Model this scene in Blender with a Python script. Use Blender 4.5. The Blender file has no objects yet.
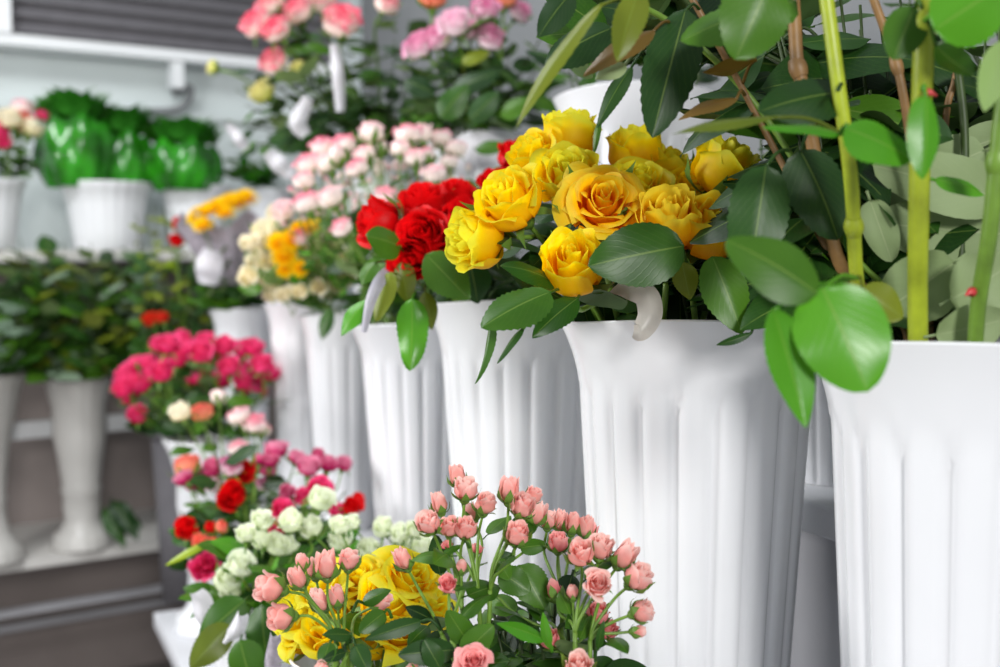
import bpy, math, random
from math import sin, cos, pi, sqrt, radians
from mathutils import Vector, Matrix
random.seed(7)
SC = bpy.context.scene
COL = SC.collection
V = Vector
# ------------------------------------------------------------------ camera
F = 1100.0
ZC = 1.30
PITCH = math.atan(83.5 / F)
CAM = V((0, 0, ZC))

def P(px, py, y):
    """point of the room seen at a photo position, y metres into the room"""
    a = (px - 500) / F
    b = (333.5 - py) / F
    d = V((a, cos(PITCH) + b * sin(PITCH), -sin(PITCH) + b * cos(PITCH)))
    return CAM + d * (y / d.y)

cam_data = bpy.data.cameras.new('camera')
cam_data.sensor_width = 36
cam_data.lens = F * 36 / 1000
cam_data.clip_start = 0.05
cam_data.dof.use_dof = True
cam_data.dof.focus_distance = 0.80
cam_data.dof.aperture_fstop = 4.6
cam = bpy.data.objects.new('camera', cam_data)
cam.location = CAM
cam.rotation_euler = (pi / 2 - PITCH, 0, 0)
COL.objects.link(cam)
SC.camera = cam
SC.view_settings.view_transform = 'Standard'
SC.view_settings.look = 'None'
SC.view_settings.gamma = 1
SC.view_settings.exposure = 0.0
SC.view_settings.use_curve_mapping = False

# row frame: U runs along the display steps, N points out of them
U = V((-0.43, 0.903, 0)).normalized()
N = V((-U.y, U.x, 0))
O = V((0.16, 0.92, 0))
def row(u, n, z):
    return O + U * u + N * n + V((0, 0, ZC + z))

# ------------------------------------------------------------------ materials
def lin(c):
    return tuple(((x / 255) / 12.92 if x <= 10 else (((x / 255) + 0.055) / 1.055) ** 2.4) for x in c)

def newmat(name):
    m = bpy.data.materials.new(name)
    m.use_nodes = True
    nt = m.node_tree
    for n in list(nt.nodes):
        nt.nodes.remove(n)
    out = nt.nodes.new('ShaderNodeOutputMaterial')
    return m, nt, out

def ramp(nt, fac, stops):
    r = nt.nodes.new('ShaderNodeValToRGB')
    cr = r.color_ramp
    while len(cr.elements) < len(stops):
        cr.elements.new(0.5)
    for e, (p, c) in zip(cr.elements, stops):
        e.position = p
        e.color = (*lin(c), 1)
    nt.links.new(fac, r.inputs[0])
    return r.outputs[0]

def math_node(nt, op, a, b=None, c=None):
    n = nt.nodes.new('ShaderNodeMath')
    n.operation = op
    for i, v in enumerate((a, b, c)):
        if v is None:
            continue
        if isinstance(v, (int, float)):
            n.inputs[i].default_value = v
        else:
            nt.links.new(v, n.inputs[i])
    return n.outputs[0]

def petal_mat(name, stops, rough=0.5, trans=0.35, edge_noise=0.12, vary=0.12):
    m, nt, out = newmat(name)
    uv = nt.nodes.new('ShaderNodeUVMap')
    sep = nt.nodes.new('ShaderNodeSeparateXYZ')
    nt.links.new(uv.outputs[0], sep.inputs[0])
    tc = nt.nodes.new('ShaderNodeTexCoord')
    no = nt.nodes.new('ShaderNodeTexNoise')
    no.inputs['Scale'].default_value = 2.2
    no.inputs['Detail'].default_value = 4
    nt.links.new(tc.outputs['Object'], no.inputs['Vector'])
    f = math_node(nt, 'SUBTRACT', no.outputs[0], 0.5)
    oi = nt.nodes.new('ShaderNodeObjectInfo')
    g = math_node(nt, 'SUBTRACT', oi.outputs['Random'], 0.5)
    v = math_node(nt, 'MULTIPLY_ADD', f, edge_noise * 3, sep.outputs[1])
    v = math_node(nt, 'MULTIPLY_ADD', g, vary, v)
    col = ramp(nt, v, stops)
    # fine petal veins
    comb = nt.nodes.new('ShaderNodeCombineXYZ')
    nt.links.new(math_node(nt, 'MULTIPLY', sep.outputs[0], 40.0), comb.inputs[0])
    nt.links.new(math_node(nt, 'MULTIPLY', sep.outputs[1], 3.0), comb.inputs[1])
    no2 = nt.nodes.new('ShaderNodeTexNoise')
    no2.inputs['Scale'].default_value = 1.0
    nt.links.new(comb.outputs[0], no2.inputs['Vector'])
    bump = nt.nodes.new('ShaderNodeBump')
    bump.inputs['Strength'].default_value = 0.25
    bump.inputs['Distance'].default_value = 0.0006
    nt.links.new(no2.outputs[0], bump.inputs['Height'])
    pb = nt.nodes.new('ShaderNodeBsdfPrincipled')
    pb.inputs['Roughness'].default_value = rough
    pb.inputs['Specular IOR Level'].default_value = 0.25
    nt.links.new(col, pb.inputs['Base Color'])
    nt.links.new(bump.outputs[0], pb.inputs['Normal'])
    tr = nt.nodes.new('ShaderNodeBsdfTranslucent')
    nt.links.new(col, tr.inputs[0])
    mx = nt.nodes.new('ShaderNodeMixShader')
    mx.inputs[0].default_value = trans
    nt.links.new(pb.outputs[0], mx.inputs[1])
    nt.links.new(tr.outputs[0], mx.inputs[2])
    nt.links.new(mx.outputs[0], out.inputs[0])
    return m

def leaf_mat(name, c1, c2, under, rough=0.38, trans=0.2, vein=(140, 165, 80), spec=0.33):
    m, nt, out = newmat(name)
    uv = nt.nodes.new('ShaderNodeUVMap')
    sep = nt.nodes.new('ShaderNodeSeparateXYZ')
    nt.links.new(uv.outputs[0], sep.inputs[0])
    oi = nt.nodes.new('ShaderNodeObjectInfo')
    tc = nt.nodes.new('ShaderNodeTexCoord')
    no = nt.nodes.new('ShaderNodeTexNoise')
    no.inputs['Scale'].default_value = 35
    no.inputs['Detail'].default_value = 3
    nt.links.new(tc.outputs['Object'], no.inputs['Vector'])
    f = math_node(nt, 'MULTIPLY_ADD', no.outputs[0], 0.7, -0.35)
    f = math_node(nt, 'ADD', f, oi.outputs['Random'])
    top = ramp(nt, f, [(0.0, c1), (1.0, c2)])
    # veins: midrib + side veins running forward
    au = math_node(nt, 'ABSOLUTE', math_node(nt, 'SUBTRACT', sep.outputs[0], 0.5))
    mid = math_node(nt, 'LESS_THAN', au, 0.016)
    ph = math_node(nt, 'MULTIPLY_ADD', au, -0.9, sep.outputs[1])
    w = math_node(nt, 'SINE', math_node(nt, 'MULTIPLY', ph, 58.0))
    side = math_node(nt, 'POWER', math_node(nt, 'MAXIMUM', w, 0.0), 14.0)
    veins = math_node(nt, 'MAXIMUM', math_node(nt, 'MULTIPLY', mid, 0.35), math_node(nt, 'MULTIPLY', side, 0.05))
    mxc = nt.nodes.new('ShaderNodeMix')
    mxc.data_type = 'RGBA'
    nt.links.new(veins, mxc.inputs[0])
    nt.links.new(top, mxc.inputs[6])
    mxc.inputs[7].default_value = (*lin(vein), 1)
    geo = nt.nodes.new('ShaderNodeNewGeometry')
    mu = nt.nodes.new('ShaderNodeMix')
    mu.data_type = 'RGBA'
    nt.links.new(geo.outputs['Backfacing'], mu.inputs[0])
    nt.links.new(mxc.outputs[2], mu.inputs[6])
    mu.inputs[7].default_value = (*lin(under), 1)
    h = math_node(nt, 'ADD', math_node(nt, 'MULTIPLY', side, 0.6), math_node(nt, 'MULTIPLY', no.outputs[0], 0.6))
    bump = nt.nodes.new('ShaderNodeBump')
    bump.inputs['Strength'].default_value = 0.09
    bump.inputs['Distance'].default_value = 0.001
    nt.links.new(h, bump.inputs['Height'])
    pb = nt.nodes.new('ShaderNodeBsdfPrincipled')
    nt.links.new(math_node(nt, 'MULTIPLY_ADD', geo.outputs['Backfacing'], 0.35, rough), pb.inputs['Roughness'])
    pb.inputs['Specular IOR Level'].default_value = spec
    nt.links.new(mu.outputs[2], pb.inputs['Base Color'])
    nt.links.new(bump.outputs[0], pb.inputs['Normal'])
    tr = nt.nodes.new('ShaderNodeBsdfTranslucent')
    tm = nt.nodes.new('ShaderNodeMix')
    tm.data_type = 'RGBA'
    tm.blend_type = 'MULTIPLY'
    tm.inputs[0].default_value = 0.5
    nt.links.new(mu.outputs[2], tm.inputs[6])
    tm.inputs[7].default_value = (0.9, 1, 0.2, 1)
    nt.links.new(tm.outputs[2], tr.inputs[0])
    mx = nt.nodes.new('ShaderNodeMixShader')
    mx.inputs[0].default_value = trans
    nt.links.new(pb.outputs[0], mx.inputs[1])
    nt.links.new(tr.outputs[0], mx.inputs[2])
    nt.links.new(mx.outputs[0], out.inputs[0])
    return m

def plain(name, c, rough=0.5, noise=0.06, scale=12, metal=0, spec=0.5, sss=0, coat=0, trans=0):
    m, nt, out = newmat(name)
    tc = nt.nodes.new('ShaderNodeTexCoord')
    no = nt.nodes.new('ShaderNodeTexNoise')
    no.inputs['Scale'].default_value = scale
    no.inputs['Detail'].default_value = 4
    nt.links.new(tc.outputs['Object'], no.inputs['Vector'])
    a = tuple(max(0, x * (1 - noise)) for x in c)
    b = tuple(min(255, x * (1 + noise)) for x in c)
    col = ramp(nt, no.outputs[0], [(0.3, a), (0.7, b)])
    pb = nt.nodes.new('ShaderNodeBsdfPrincipled')
    pb.inputs['Roughness'].default_value = rough
    pb.inputs['Metallic'].default_value = metal
    pb.inputs['Specular IOR Level'].default_value = spec
    pb.inputs['Coat Weight'].default_value = coat
    if sss:
        pb.inputs['Subsurface Weight'].default_value = sss
        pb.inputs['Subsurface Scale'].default_value = 0.01
    nt.links.new(col, pb.inputs['Base Color'])
    if trans:
        tr = nt.nodes.new('ShaderNodeBsdfTranslucent')
        nt.links.new(col, tr.inputs[0])
        mx = nt.nodes.new('ShaderNodeMixShader')
        mx.inputs[0].default_value = trans
        nt.links.new(pb.outputs[0], mx.inputs[1])
        nt.links.new(tr.outputs[0], mx.inputs[2])
        nt.links.new(mx.outputs[0], out.inputs[0])
    else:
        nt.links.new(pb.outputs[0], out.inputs[0])
    return m

M = {}
M['yellow'] = petal_mat('yellow_petal', [(0.0, (255, 178, 0)), (0.45, (255, 206, 0)), (0.8, (254, 226, 8)), (1.0, (236, 232, 60))], vary=0.2, edge_noise=0.2, trans=0.45)
M['yellow_orange'] = petal_mat('amber_petal', [(0.0, (255, 140, 0)), (0.5, (255, 176, 5)), (0.85, (254, 210, 20)), (1.0, (246, 222, 60))], vary=0.2, trans=0.45)
M['red'] = petal_mat('red_petal', [(0.0, (150, 0, 5)), (0.6, (222, 6, 14)), (1.0, (235, 20, 25))], rough=0.45)
M['pink'] = petal_mat('salmon_pink_petal', [(0.0, (246, 220, 180)), (0.25, (250, 186, 172)), (0.7, (250, 178, 170)), (1.0, (252, 214, 206))], vary=0.25, trans=0.4)
M['hotpink'] = petal_mat('warm_pink_petal', [(0.0, (240, 120, 125)), (0.6, (246, 146, 148)), (1.0, (252, 184, 180))])
M['fuchsia'] = petal_mat('fuchsia_petal', [(0.0, (200, 20, 75)), (0.6, (232, 36, 104)), (1.0, (244, 90, 146))])
M['magenta'] = petal_mat('magenta_petal', [(0.0, (150, 15, 70)), (0.6, (205, 40, 110)), (1.0, (235, 150, 180))], vary=0.3)
M['white_pink'] = petal_mat('white_pink_petal', [(0.0, (252, 244, 230)), (0.72, (253, 240, 236)), (0.93, (251, 205, 212)), (1.0, (244, 150, 172))], vary=0.25)
M['bicolor'] = petal_mat('pink_edged_petal', [(0.0, (252, 244, 225)), (0.72, (253, 232, 226)), (0.9, (248, 165, 178)), (1.0, (236, 84, 118))], vary=0.22)
M['lilac'] = petal_mat('lilac_petal', [(0.0, (250, 236, 236)), (0.68, (250, 228, 236)), (0.88, (238, 170, 200)), (1.0, (206, 96, 150))], vary=0.3)
M['coral'] = petal_mat('coral_petal', [(0.0, (250, 200, 130)), (0.6, (250, 150, 120)), (1.0, (240, 110, 100))])
M['cream'] = petal_mat('cream_petal', [(0.0, (240, 232, 160)), (0.5, (253, 243, 208)), (1.0, (254, 248, 230))], vary=0.3)
M['greenwhite'] = petal_mat('green_white_petal', [(0.0, (190, 215, 120)), (0.4, (236, 244, 205)), (1.0, (246, 250, 232))], vary=0.2)
M['limecream'] = petal_mat('lime_cream_petal', [(0.0, (200, 205, 70)), (0.7, (225, 225, 130)), (1.0, (240, 230, 170))])
M['gold'] = petal_mat('golden_petal', [(0.0, (255, 176, 0)), (0.6, (255, 212, 0)), (1.0, (255, 228, 40))], trans=0.4)
M['orange_red'] = petal_mat('orange_red_petal', [(0.0, (180, 20, 10)), (1.0, (225, 50, 25))])
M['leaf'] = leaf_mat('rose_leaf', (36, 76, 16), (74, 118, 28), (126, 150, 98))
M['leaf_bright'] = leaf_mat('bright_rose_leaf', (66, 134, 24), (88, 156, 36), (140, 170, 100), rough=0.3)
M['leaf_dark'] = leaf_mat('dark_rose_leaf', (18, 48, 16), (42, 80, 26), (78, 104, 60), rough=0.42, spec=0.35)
M['leaf_olive'] = leaf_mat('olive_leaf', (92, 108, 28), (122, 134, 36), (130, 140, 60), trans=0.3)
M['leaf_brown'] = leaf_mat('bronze_leaf', (98, 78, 30), (128, 98, 40), (120, 90, 60), vein=(130, 60, 40))
M['leaf_pale'] = leaf_mat('pale_underside_leaf', (132, 152, 104), (156, 174, 128), (140, 160, 112), rough=0.6, vein=(190, 200, 160))
M['leaf_blue'] = leaf_mat('blue_grey_leaf', (82, 104, 84), (122, 142, 118), (130, 150, 130), rough=0.6, vein=(150, 165, 145))
M['leaf_lime'] = leaf_mat('lime_leaf', (120, 150, 20), (165, 180, 40), (140, 160, 60))
M['leaf_wrap'] = leaf_mat('vivid_green_leaf', (22, 92, 12), (70, 146, 26), (50, 130, 30), rough=0.3)
M['stem'] = plain('green_stem', (104, 138, 48), 0.45, 0.12, 60)
M['stem_light'] = plain('yellow_green_stem', (152, 166, 42), 0.4, 0.12, 50)
M['stem_brown'] = plain('brown_stem', (128, 96, 56), 0.5, 0.2, 50)
M['stem_dark'] = plain('dark_stem', (52, 70, 30), 0.5, 0.15, 50)
M['calyx'] = plain('calyx_green', (100, 136, 52), 0.5, 0.15, 80, trans=0.15)
M['thorn'] = plain('red_thorn', (190, 60, 60), 0.4)
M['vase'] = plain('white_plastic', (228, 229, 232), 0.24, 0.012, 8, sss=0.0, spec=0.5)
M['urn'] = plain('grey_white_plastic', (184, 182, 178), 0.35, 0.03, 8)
M['paint'] = plain('white_painted_board', (198, 196, 192), 0.45, 0.02, 5)
M['shelfgrey'] = plain('grey_white_laminate', (205, 206, 210), 0.5, 0.03, 6)
M['panel'] = plain('grey_riser_panel', (150, 150, 154), 0.6, 0.04, 4)
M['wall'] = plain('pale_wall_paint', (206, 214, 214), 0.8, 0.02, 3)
M['wall_dim'] = plain('shade_and_pipe_grey', (128, 130, 132), 0.8, 0.03, 3)  # wall tone darkened in place of leaf shade; plain grey on the pipe
M['taupe_lower'] = plain('taupe_layer', (136, 126, 122), 0.7, 0.06, 5)
M['floor'] = plain('grey_floor', (112, 106, 104), 0.6, 0.08, 6)
M['grille'] = plain('dark_grey_slat', (104, 102, 106), 0.6, 0.04, 20)
M['frame'] = plain('white_enamel', (226, 228, 230), 0.4, 0.01, 5)
M['paper'] = plain('white_paper', (232, 230, 236), 0.7, 0.03, 30, trans=0.3)
M['ribbon'] = plain('pearl_ribbon', (214, 208, 200), 0.35, 0.05, 60, trans=0.45)
M['ribbon_grey'] = plain('lilac_grey_ribbon', (176, 174, 186), 0.45, 0.05, 60, trans=0.3)
M['netting'] = plain('grey_mesh_wrap', (180, 172, 182), 0.8, 0.15, 120, trans=0.4)
M['cello'] = plain('green_film', (44, 126, 26), 0.2, 0.45, 14, trans=0.35, coat=0.8)

# ------------------------------------------------------------------ mesh helpers
class Geo:
    def __init__(self):
        self.v = []; self.f = []; self.uv = []; self.m = []
    def grid(self, fn, nu, nv, mat=0, closed=False):
        """fn(i/nu, j/nv) -> point ; closed wraps the first direction"""
        b = len(self.v)
        cols = nu if closed else nu + 1
        for j in range(nv + 1):
            for i in range(cols):
                self.v.append(tuple(fn(i / nu, j / nv)))
                self.uv.append((i / nu, j / nv))
        for j in range(nv):
            for i in range(nu):
                i2 = (i + 1) % cols
                self.f.append((b + j * cols + i, b + j * cols + i2, b + (j + 1) * cols + i2, b + (j + 1) * cols + i))
                self.m.append(mat)
    def add(self, g, mtx=None, mat=None):
        b = len(self.v)
        for p in g.v:
            self.v.append(tuple(mtx @ V(p)) if mtx else p)
        self.uv += g.uv
        self.f += [tuple(b + i for i in f) for f in g.f]
        self.m += [mat if mat is not None else k for k in g.m]
    def tube(self, pts, r0, r1=None, seg=6, mat=0, cap=True):
        r1 = r0 if r1 is None else r1
        n = len(pts)
        b = len(self.v)
        prev = None
        for k, p in enumerate(pts):
            t = (pts[min(k + 1, n - 1)] - pts[max(k - 1, 0)])
            t = t.normalized() if t.length > 1e-9 else V((0, 0, 1))
            if prev is None:
                prev = t.orthogonal().normalized()
            a = (prev - t * prev.dot(t)).normalized()
            prev = a
            c = t.cross(a)
            r = r0 + (r1 - r0) * k / (n - 1)
            for i in range(seg):
                q = 2 * pi * i / seg
                self.v.append(tuple(p + a * (r * cos(q)) + c * (r * sin(q))))
                self.uv.append((i / seg, k / (n - 1)))
        for k in range(n - 1):
            for i in range(seg):
                j = (i + 1) % seg
                self.f.append((b + k * seg + i, b + k * seg + j, b + (k + 1) * seg + j, b + (k + 1) * seg + i))
                self.m.append(mat)
        if cap:
            self.f.append(tuple(b + i for i in reversed(range(seg)))); self.m.append(mat)
            self.f.append(tuple(b + (n - 1) * seg + i for i in range(seg))); self.m.append(mat)
    def box(self, lo, hi, mat=0, mtx=None):
        b = len(self.v)
        for x in (lo[0], hi[0]):
            for y in (lo[1], hi[1]):
                for z in (lo[2], hi[2]):
                    p = V((x, y, z))
                    self.v.append(tuple(mtx @ p) if mtx else tuple(p))
                    self.uv.append((0, 0))
        for f in ((0, 1, 3, 2), (4, 6, 7, 5), (0, 4, 5, 1), (2, 3, 7, 6), (0, 2, 6, 4), (1, 5, 7, 3)):
            self.f.append(tuple(b + i for i in f)); self.m.append(mat)
    def mesh(self, name, mats, smooth=True):
        me = bpy.data.meshes.new(name)
        me.from_pydata(self.v, [], self.f)
        for m in mats:
            me.materials.append(m)
        me.polygons.foreach_set('material_index', self.m)
        me.polygons.foreach_set('use_smooth', [smooth] * len(self.f))
        uvl = me.uv_layers.new(name='UVMap')
        idx = [0] * len(me.loops)
        me.loops.foreach_get('vertex_index', idx)
        flat = []
        for i in idx:
            flat.extend(self.uv[i])
        uvl.data.foreach_set('uv', flat)
        me.update()
        return me

def curve(pts, n=10):
    """Catmull-Rom through the points"""
    pts = [V(p) for p in pts]
    if len(pts) == 2:
        return [pts[0].lerp(pts[1], i / n) for i in range(n + 1)]
    q = [pts[0] * 2 - pts[1]] + pts + [pts[-1] * 2 - pts[-2]]
    out = []
    for k in range(1, len(q) - 2):
        p0, p1, p2, p3 = q[k - 1:k + 3]
        for i in range(n):
            t = i / n
            out.append(0.5 * ((2 * p1) + (p2 - p0) * t + (2 * p0 - 5 * p1 + 4 * p2 - p3) * t * t + (3 * p1 - p0 - 3 * p2 + p3) * t ** 3))
    out.append(pts[-1])
    return out

def thing(name, label, cat, loc, group=None):
    o = bpy.data.objects.new(name, None)
    o.empty_display_size = 0.02
    COL.objects.link(o)
    o.location = loc
    o['label'] = label
    o['category'] = cat
    if group:
        o['group'] = group
    return o

def part(name, me, parent=None, mtx=None, loc=None):
    o = bpy.data.objects.new(name, me)
    COL.objects.link(o)
    if parent:
        o.parent = parent
    if mtx is not None:
        if parent and parent.type == 'EMPTY':
            o.matrix_local = Matrix.Translation(-parent.location) @ mtx
        else:
            o.matrix_local = mtx
    elif loc is not None:
        o.location = loc
    return o

def solid(name, g, mats, label, cat, loc=(0, 0, 0), group=None, rot=0, smooth=True, bevel=0):
    o = part(name, g.mesh(name, mats, smooth))
    o.location = loc
    o.rotation_euler.z = rot
    o['label'] = label
    o['category'] = cat
    if group:
        o['group'] = group
    if bevel:
        b = o.modifiers.new('bevel', 'BEVEL')
        b.width = bevel
        b.segments = 2
        b.limit_method = 'ANGLE'
    return o

def frame_to(pos, z, scale=1.0, spin=0.0):
    z = V(z).normalized()
    q = V((0, 0, 1)).rotation_difference(z)
    return Matrix.Translation(pos) @ q.to_matrix().to_4x4() @ Matrix.Rotation(spin, 4, 'Z') @ Matrix.Scale(scale, 4)

# ------------------------------------------------------------------ flowers
def rose_geo(rng, n=20, openness=0.5, tall=1.25, ruffle=0.05, nu=7, nv=7, point=0.0, rin=0.07):
    g = Geo()
    for k in range(n):
        t = k / (n - 1)
        phi = k * 2.3999 + rng.uniform(-0.2, 0.2)
        om = (1.9 - 0.85 * min(1, t * 2.2)) * rng.uniform(0.93, 1.07)
        rk = rin + (0.84 - rin) * t ** 1.05 * rng.uniform(0.93, 1.04)
        zt = tall * (1.0 - 0.10 * (1 - t) ** 3 - 0.34 * openness * t ** 1.6) * rng.uniform(0.96, 1.04)
        fl = openness * (0.03 + 0.62 * t ** 1.7) * rng.uniform(0.7, 1.25)
        s1, s2 = rng.uniform(0, 6), rng.uniform(3, 6)
        tip = 0.13 * point + 0.03
        side = rng.uniform(-0.4, 0.4)
        def fn(a, b):
            s = 2 * a - 1
            edge = abs(s)
            v = b
            body = min(1.0, 1.0 - (1 - min(1, v * 1.75)) ** 2.2)
            wid = 0.30 + 0.70 * sin(pi * min(1, 0.10 + v * 0.70)) ** 0.6
            r = rk * body * (1.0 - (0.16 * (1 - openness) + 0.05) * max(0, v - 0.5) * 2) + 0.05 * s * t
            z = zt * v ** (1.0 + 0.25 * t)
            z -= zt * 0.20 * edge ** 3.5 * v ** 2
            z += zt * tip * max(0, 1 - edge * 2.0) * v ** 6
            e = max(0, v - 0.70) / 0.30
            r += fl * 0.8 * e ** 1.5 * (0.75 + 0.45 * edge + side * s)
            z -= fl * 0.62 * e ** 2.4 * (0.7 + 0.5 * edge)
            r += ruffle * sin(s * s2 + s1) * v ** 4 * (0.2 + t)
            z += ruffle * 0.6 * cos(s * s2 * 1.3 + s1) * v ** 5 * (0.3 + t)
            q = phi + s * om * wid
            return (r * cos(q), r * sin(q), z)
        g.grid(fn, nu, nv)
    return g

def calyx_geo(rng, size=1.0, reflex=0.6, hip=0.26, length=0.85, w=0.13):
    g = Geo()
    def hipf(a, b):
        q = 2 * pi * a
        r = hip * sin(pi * (0.06 + 0.62 * b)) * 1.0
        return (r * cos(q), r * sin(q), -0.42 + 0.52 * b)
    g.grid(hipf, 10, 6, closed=True)
    for k in range(5):
        ph = 2 * pi * k / 5 + rng.uniform(-0.2, 0.2)
        ln = length * rng.uniform(0.8, 1.15)
        rf = reflex * rng.uniform(0.5, 1.4)
        def fn(a, b):
            s = 2 * a - 1
            ww = w * (1 - b) ** 0.7 * (0.8 + 0.6 * sin(pi * min(1, b * 1.2)))
            ang = 0.5 - rf * b * 1.5      # start flared, then reflex
            r = hip * 0.85 + ln * b * (0.62 + 0.4 * rf) * (1.0 if rf > 0.3 else 0.75)
            z = 0.04 + ln * b * (0.75 - 1.2 * rf * b)
            if rf < 0.34:                  # sepals that hug the closed bloom
                r = hip * 0.85 + (0.93 - hip * 0.85) * (1 - (1 - min(1, b * 1.9)) ** 2) + (0.06 + rf) * b ** 2.5
                z = -0.02 + ln * b * (1 - 0.3 * rf)
                ww *= 1.25
            x, y = r, s * ww
            z += -0.25 * ww * (1 - s * s)
            return (x * cos(ph) - y * sin(ph), x * sin(ph) + y * cos(ph), z)
        g.grid(fn, 2, 6)
    return g

def bud_geo(rng, tall=2.0, n=6):
    g = Geo()
    for k in range(n):
        t = k / (n - 1)
        phi = k * 2.3999
        def fn(a, b):
            s = 2 * a - 1
            r = (0.35 + 0.5 * t) * sin(pi * (0.02 + 0.80 * b)) ** 0.8 + 0.04 * s
            z = tall * b * (1 - 0.05 * t) - 0.25 * abs(s) ** 3 * b
            q = phi + s * 1.15
            return (r * cos(q), r * sin(q), z)
        g.grid(fn, 5, 6)
    return g

def mum_geo(rng, n=70):
    g = Geo()
    for k in range(n):
        t = k / n
        th = math.acos(1 - 1.25 * (t + 0.01)) if t < 0.99 else 1.8
        ph = k * 2.3999
        L = 0.55 + 0.5 * t
        w = 0.13
        d = V((sin(th) * cos(ph), sin(th) * sin(ph), cos(th)))
        side = d.cross(V((0, 0, 1)))
        side = side.normalized() if side.length > 0.01 else V((1, 0, 0))
        upn = side.cross(d)
        def fn(a, b):
            s = 2 * a - 1
            ww = w * (0.5 + 0.6 * sin(pi * min(1, b * 0.85)))
            p = d * (0.15 + L * b) + side * (s * ww) + upn * (0.18 * b * b - 0.06 * (1 - s * s))
            return (p.x, p.y, p.z + 0.35)
        g.grid(fn, 2, 3)
    return g

R = random.Random(3)
HERO = {}          # (kind, material) -> list of meshes
def blooms(kind, mat):
    key = (kind, mat)
    if key in HERO:
        return HERO[key]
    out = []
    spec = {
        'big':   (4, dict(n=19, openness=0.50, tall=1.38, ruffle=0.05, nu=10, nv=10, rin=0.06)),
        'open':  (3, dict(n=21, openness=0.85, tall=1.15, ruffle=0.05, nu=10, nv=10)),
        'half':  (4, dict(n=15, openness=0.30, tall=1.62, ruffle=0.05, nu=9, nv=10, point=0.25)),
        'cup':   (4, dict(n=16, openness=0.36, tall=1.5, ruffle=0.07, nu=11, nv=11, point=0.1)),
        'tight': (3, dict(n=10, openness=0.14, tall=1.95, ruffle=0.025, nu=7, nv=9, point=0.8)),
        'small': (4, dict(n=13, openness=0.42, tall=1.35, ruffle=0.04, nu=7, nv=8)),
    }
    if kind == 'mum':
        for _ in range(2):
            out.append(mum_geo(R).mesh('bloom', [M[mat]]))
    elif kind == 'bud':
        for _ in range(2):
            out.append(bud_geo(R).mesh('bud', [M[mat]]))
    else:
        cnt, kw = spec[kind]
        for _ in range(cnt):
            out.append(rose_geo(R, **kw).mesh('bloom', [M[mat]]))
    HERO[key] = out
    return out

CALYX = [calyx_geo(R, reflex=r).mesh('calyx', [M['calyx']]) for r in (0.35, 0.75, 0.95)]
CALYX_UP = [calyx_geo(R, reflex=r, hip=0.42, length=1.25, w=0.30).mesh('calyx', [M['calyx']]) for r in (0.0, 0.08)]

CALYX_MID = [calyx_geo(R, reflex=r, hip=0.38, length=1.15, w=0.24).mesh('calyx', [M['calyx']]) for r in (0.12, 0.22, 0.3)]

def add_bloom(root, pos, d, Rr, kind, mat, spin=None, calyx=True, label=None):
    """pos = middle of the bloom, d = the way it faces"""
    d = V(d).normalized()
    Rr = Rr * {'bud': 1.15, 'tight': 1.22, 'half': 1.15, 'cup': 1.12, 'small': 1.22, 'mum': 1.1, 'big': 1.04, 'open': 1.0}[kind]
    base = V(pos) - d * Rr * {'bud': 0.9, 'tight': 0.9, 'half': 0.75, 'cup': 0.7, 'big': 0.62, 'small': 0.6, 'open': 0.5, 'mum': 0.4}[kind]
    me = R.choice(blooms(kind, mat))
    m = frame_to(base, d, Rr, R.uniform(0, 6.28) if spin is None else spin)
    b = part('bud' if kind == 'bud' else 'bloom', me, root, m)
    if label:
        b['label'] = label
    if calyx:
        c = part('calyx', R.choice(CALYX_UP if kind in ('bud', 'tight') else CALYX_MID if kind == 'half' else CALYX), b, Matrix.Identity(4))
    return base - d * Rr * 0.35

VASES = []          # (rim centre, radius, base height)
def inside_vase(p, grow=1.0):
    for c, r, bz in VASES:
        if bz < p.z < c.z + 0.004 and (p.x - c.x) ** 2 + (p.y - c.y) ** 2 < (r * grow) ** 2:
            return True
    return False
def rim_route(base, foot):
    """way out of the vase the stem stands in, over the rim"""
    for c, r, bz in VASES:
        if bz < base.z < c.z and (base.x - c.x) ** 2 + (base.y - c.y) ** 2 < r * r:
            h = V((foot.x - c.x, foot.y - c.y, 0))
            k = min(h.length, 0.80 * r)
            if h.length > 1e-6:
                h = h.normalized() * k
            return V((c.x + h.x, c.y + h.y, c.z + 0.008)), c, r
    return None, None, None
# leaves ----------------------------------------------------------
def leaf_fn(L, W, fold=0.25, arch=0.08, twist=0.0, wave=0.0, serr=0.0, rows=10, ph=0.0, blunt=0.8):
    def fn(a, b):
        s = 2 * a - 1
        w = 0.5 * W * max(0.0, sin(pi * b ** 0.78)) ** blunt
        if serr:
            w *= 1 + serr * (1 if int(round(b * rows)) % 2 else -1)
        x = s * w
        z = fold * abs(x) + arch * L * 4 * b * (1 - b) + wave * W * sin(b * 9 + ph + (2 if s > 0 else 0)) * abs(s) ** 2
        z += twist * x * (b - 0.3)
        return (x, L * b, z)
    return fn

def pool(mat, ratio=0.58, n=4, cols=4, rows=9):
    out = []
    for k in range(n):
        g = Geo()
        g.grid(leaf_fn(1, ratio * R.uniform(0.85, 1.1), R.uniform(-0.3, -0.1), R.uniform(0.02, 0.14), R.uniform(-0.5, 0.5), 0.03, rows=rows, ph=k), cols, rows)
        g.tube([V((0, -0.22, -0.02)), V((0, -0.1, 0)), V((0, 0.02, 0))], 0.018, 0.014, 4)
        out.append(g.mesh('leaf', [M[mat]]))
    return out
POOL = {}
def pool_leaf(mat):
    if mat not in POOL:
        POOL[mat] = pool(mat, 0.34 if mat == 'leaf_olive' else 0.6)
    return R.choice(POOL[mat])

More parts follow.
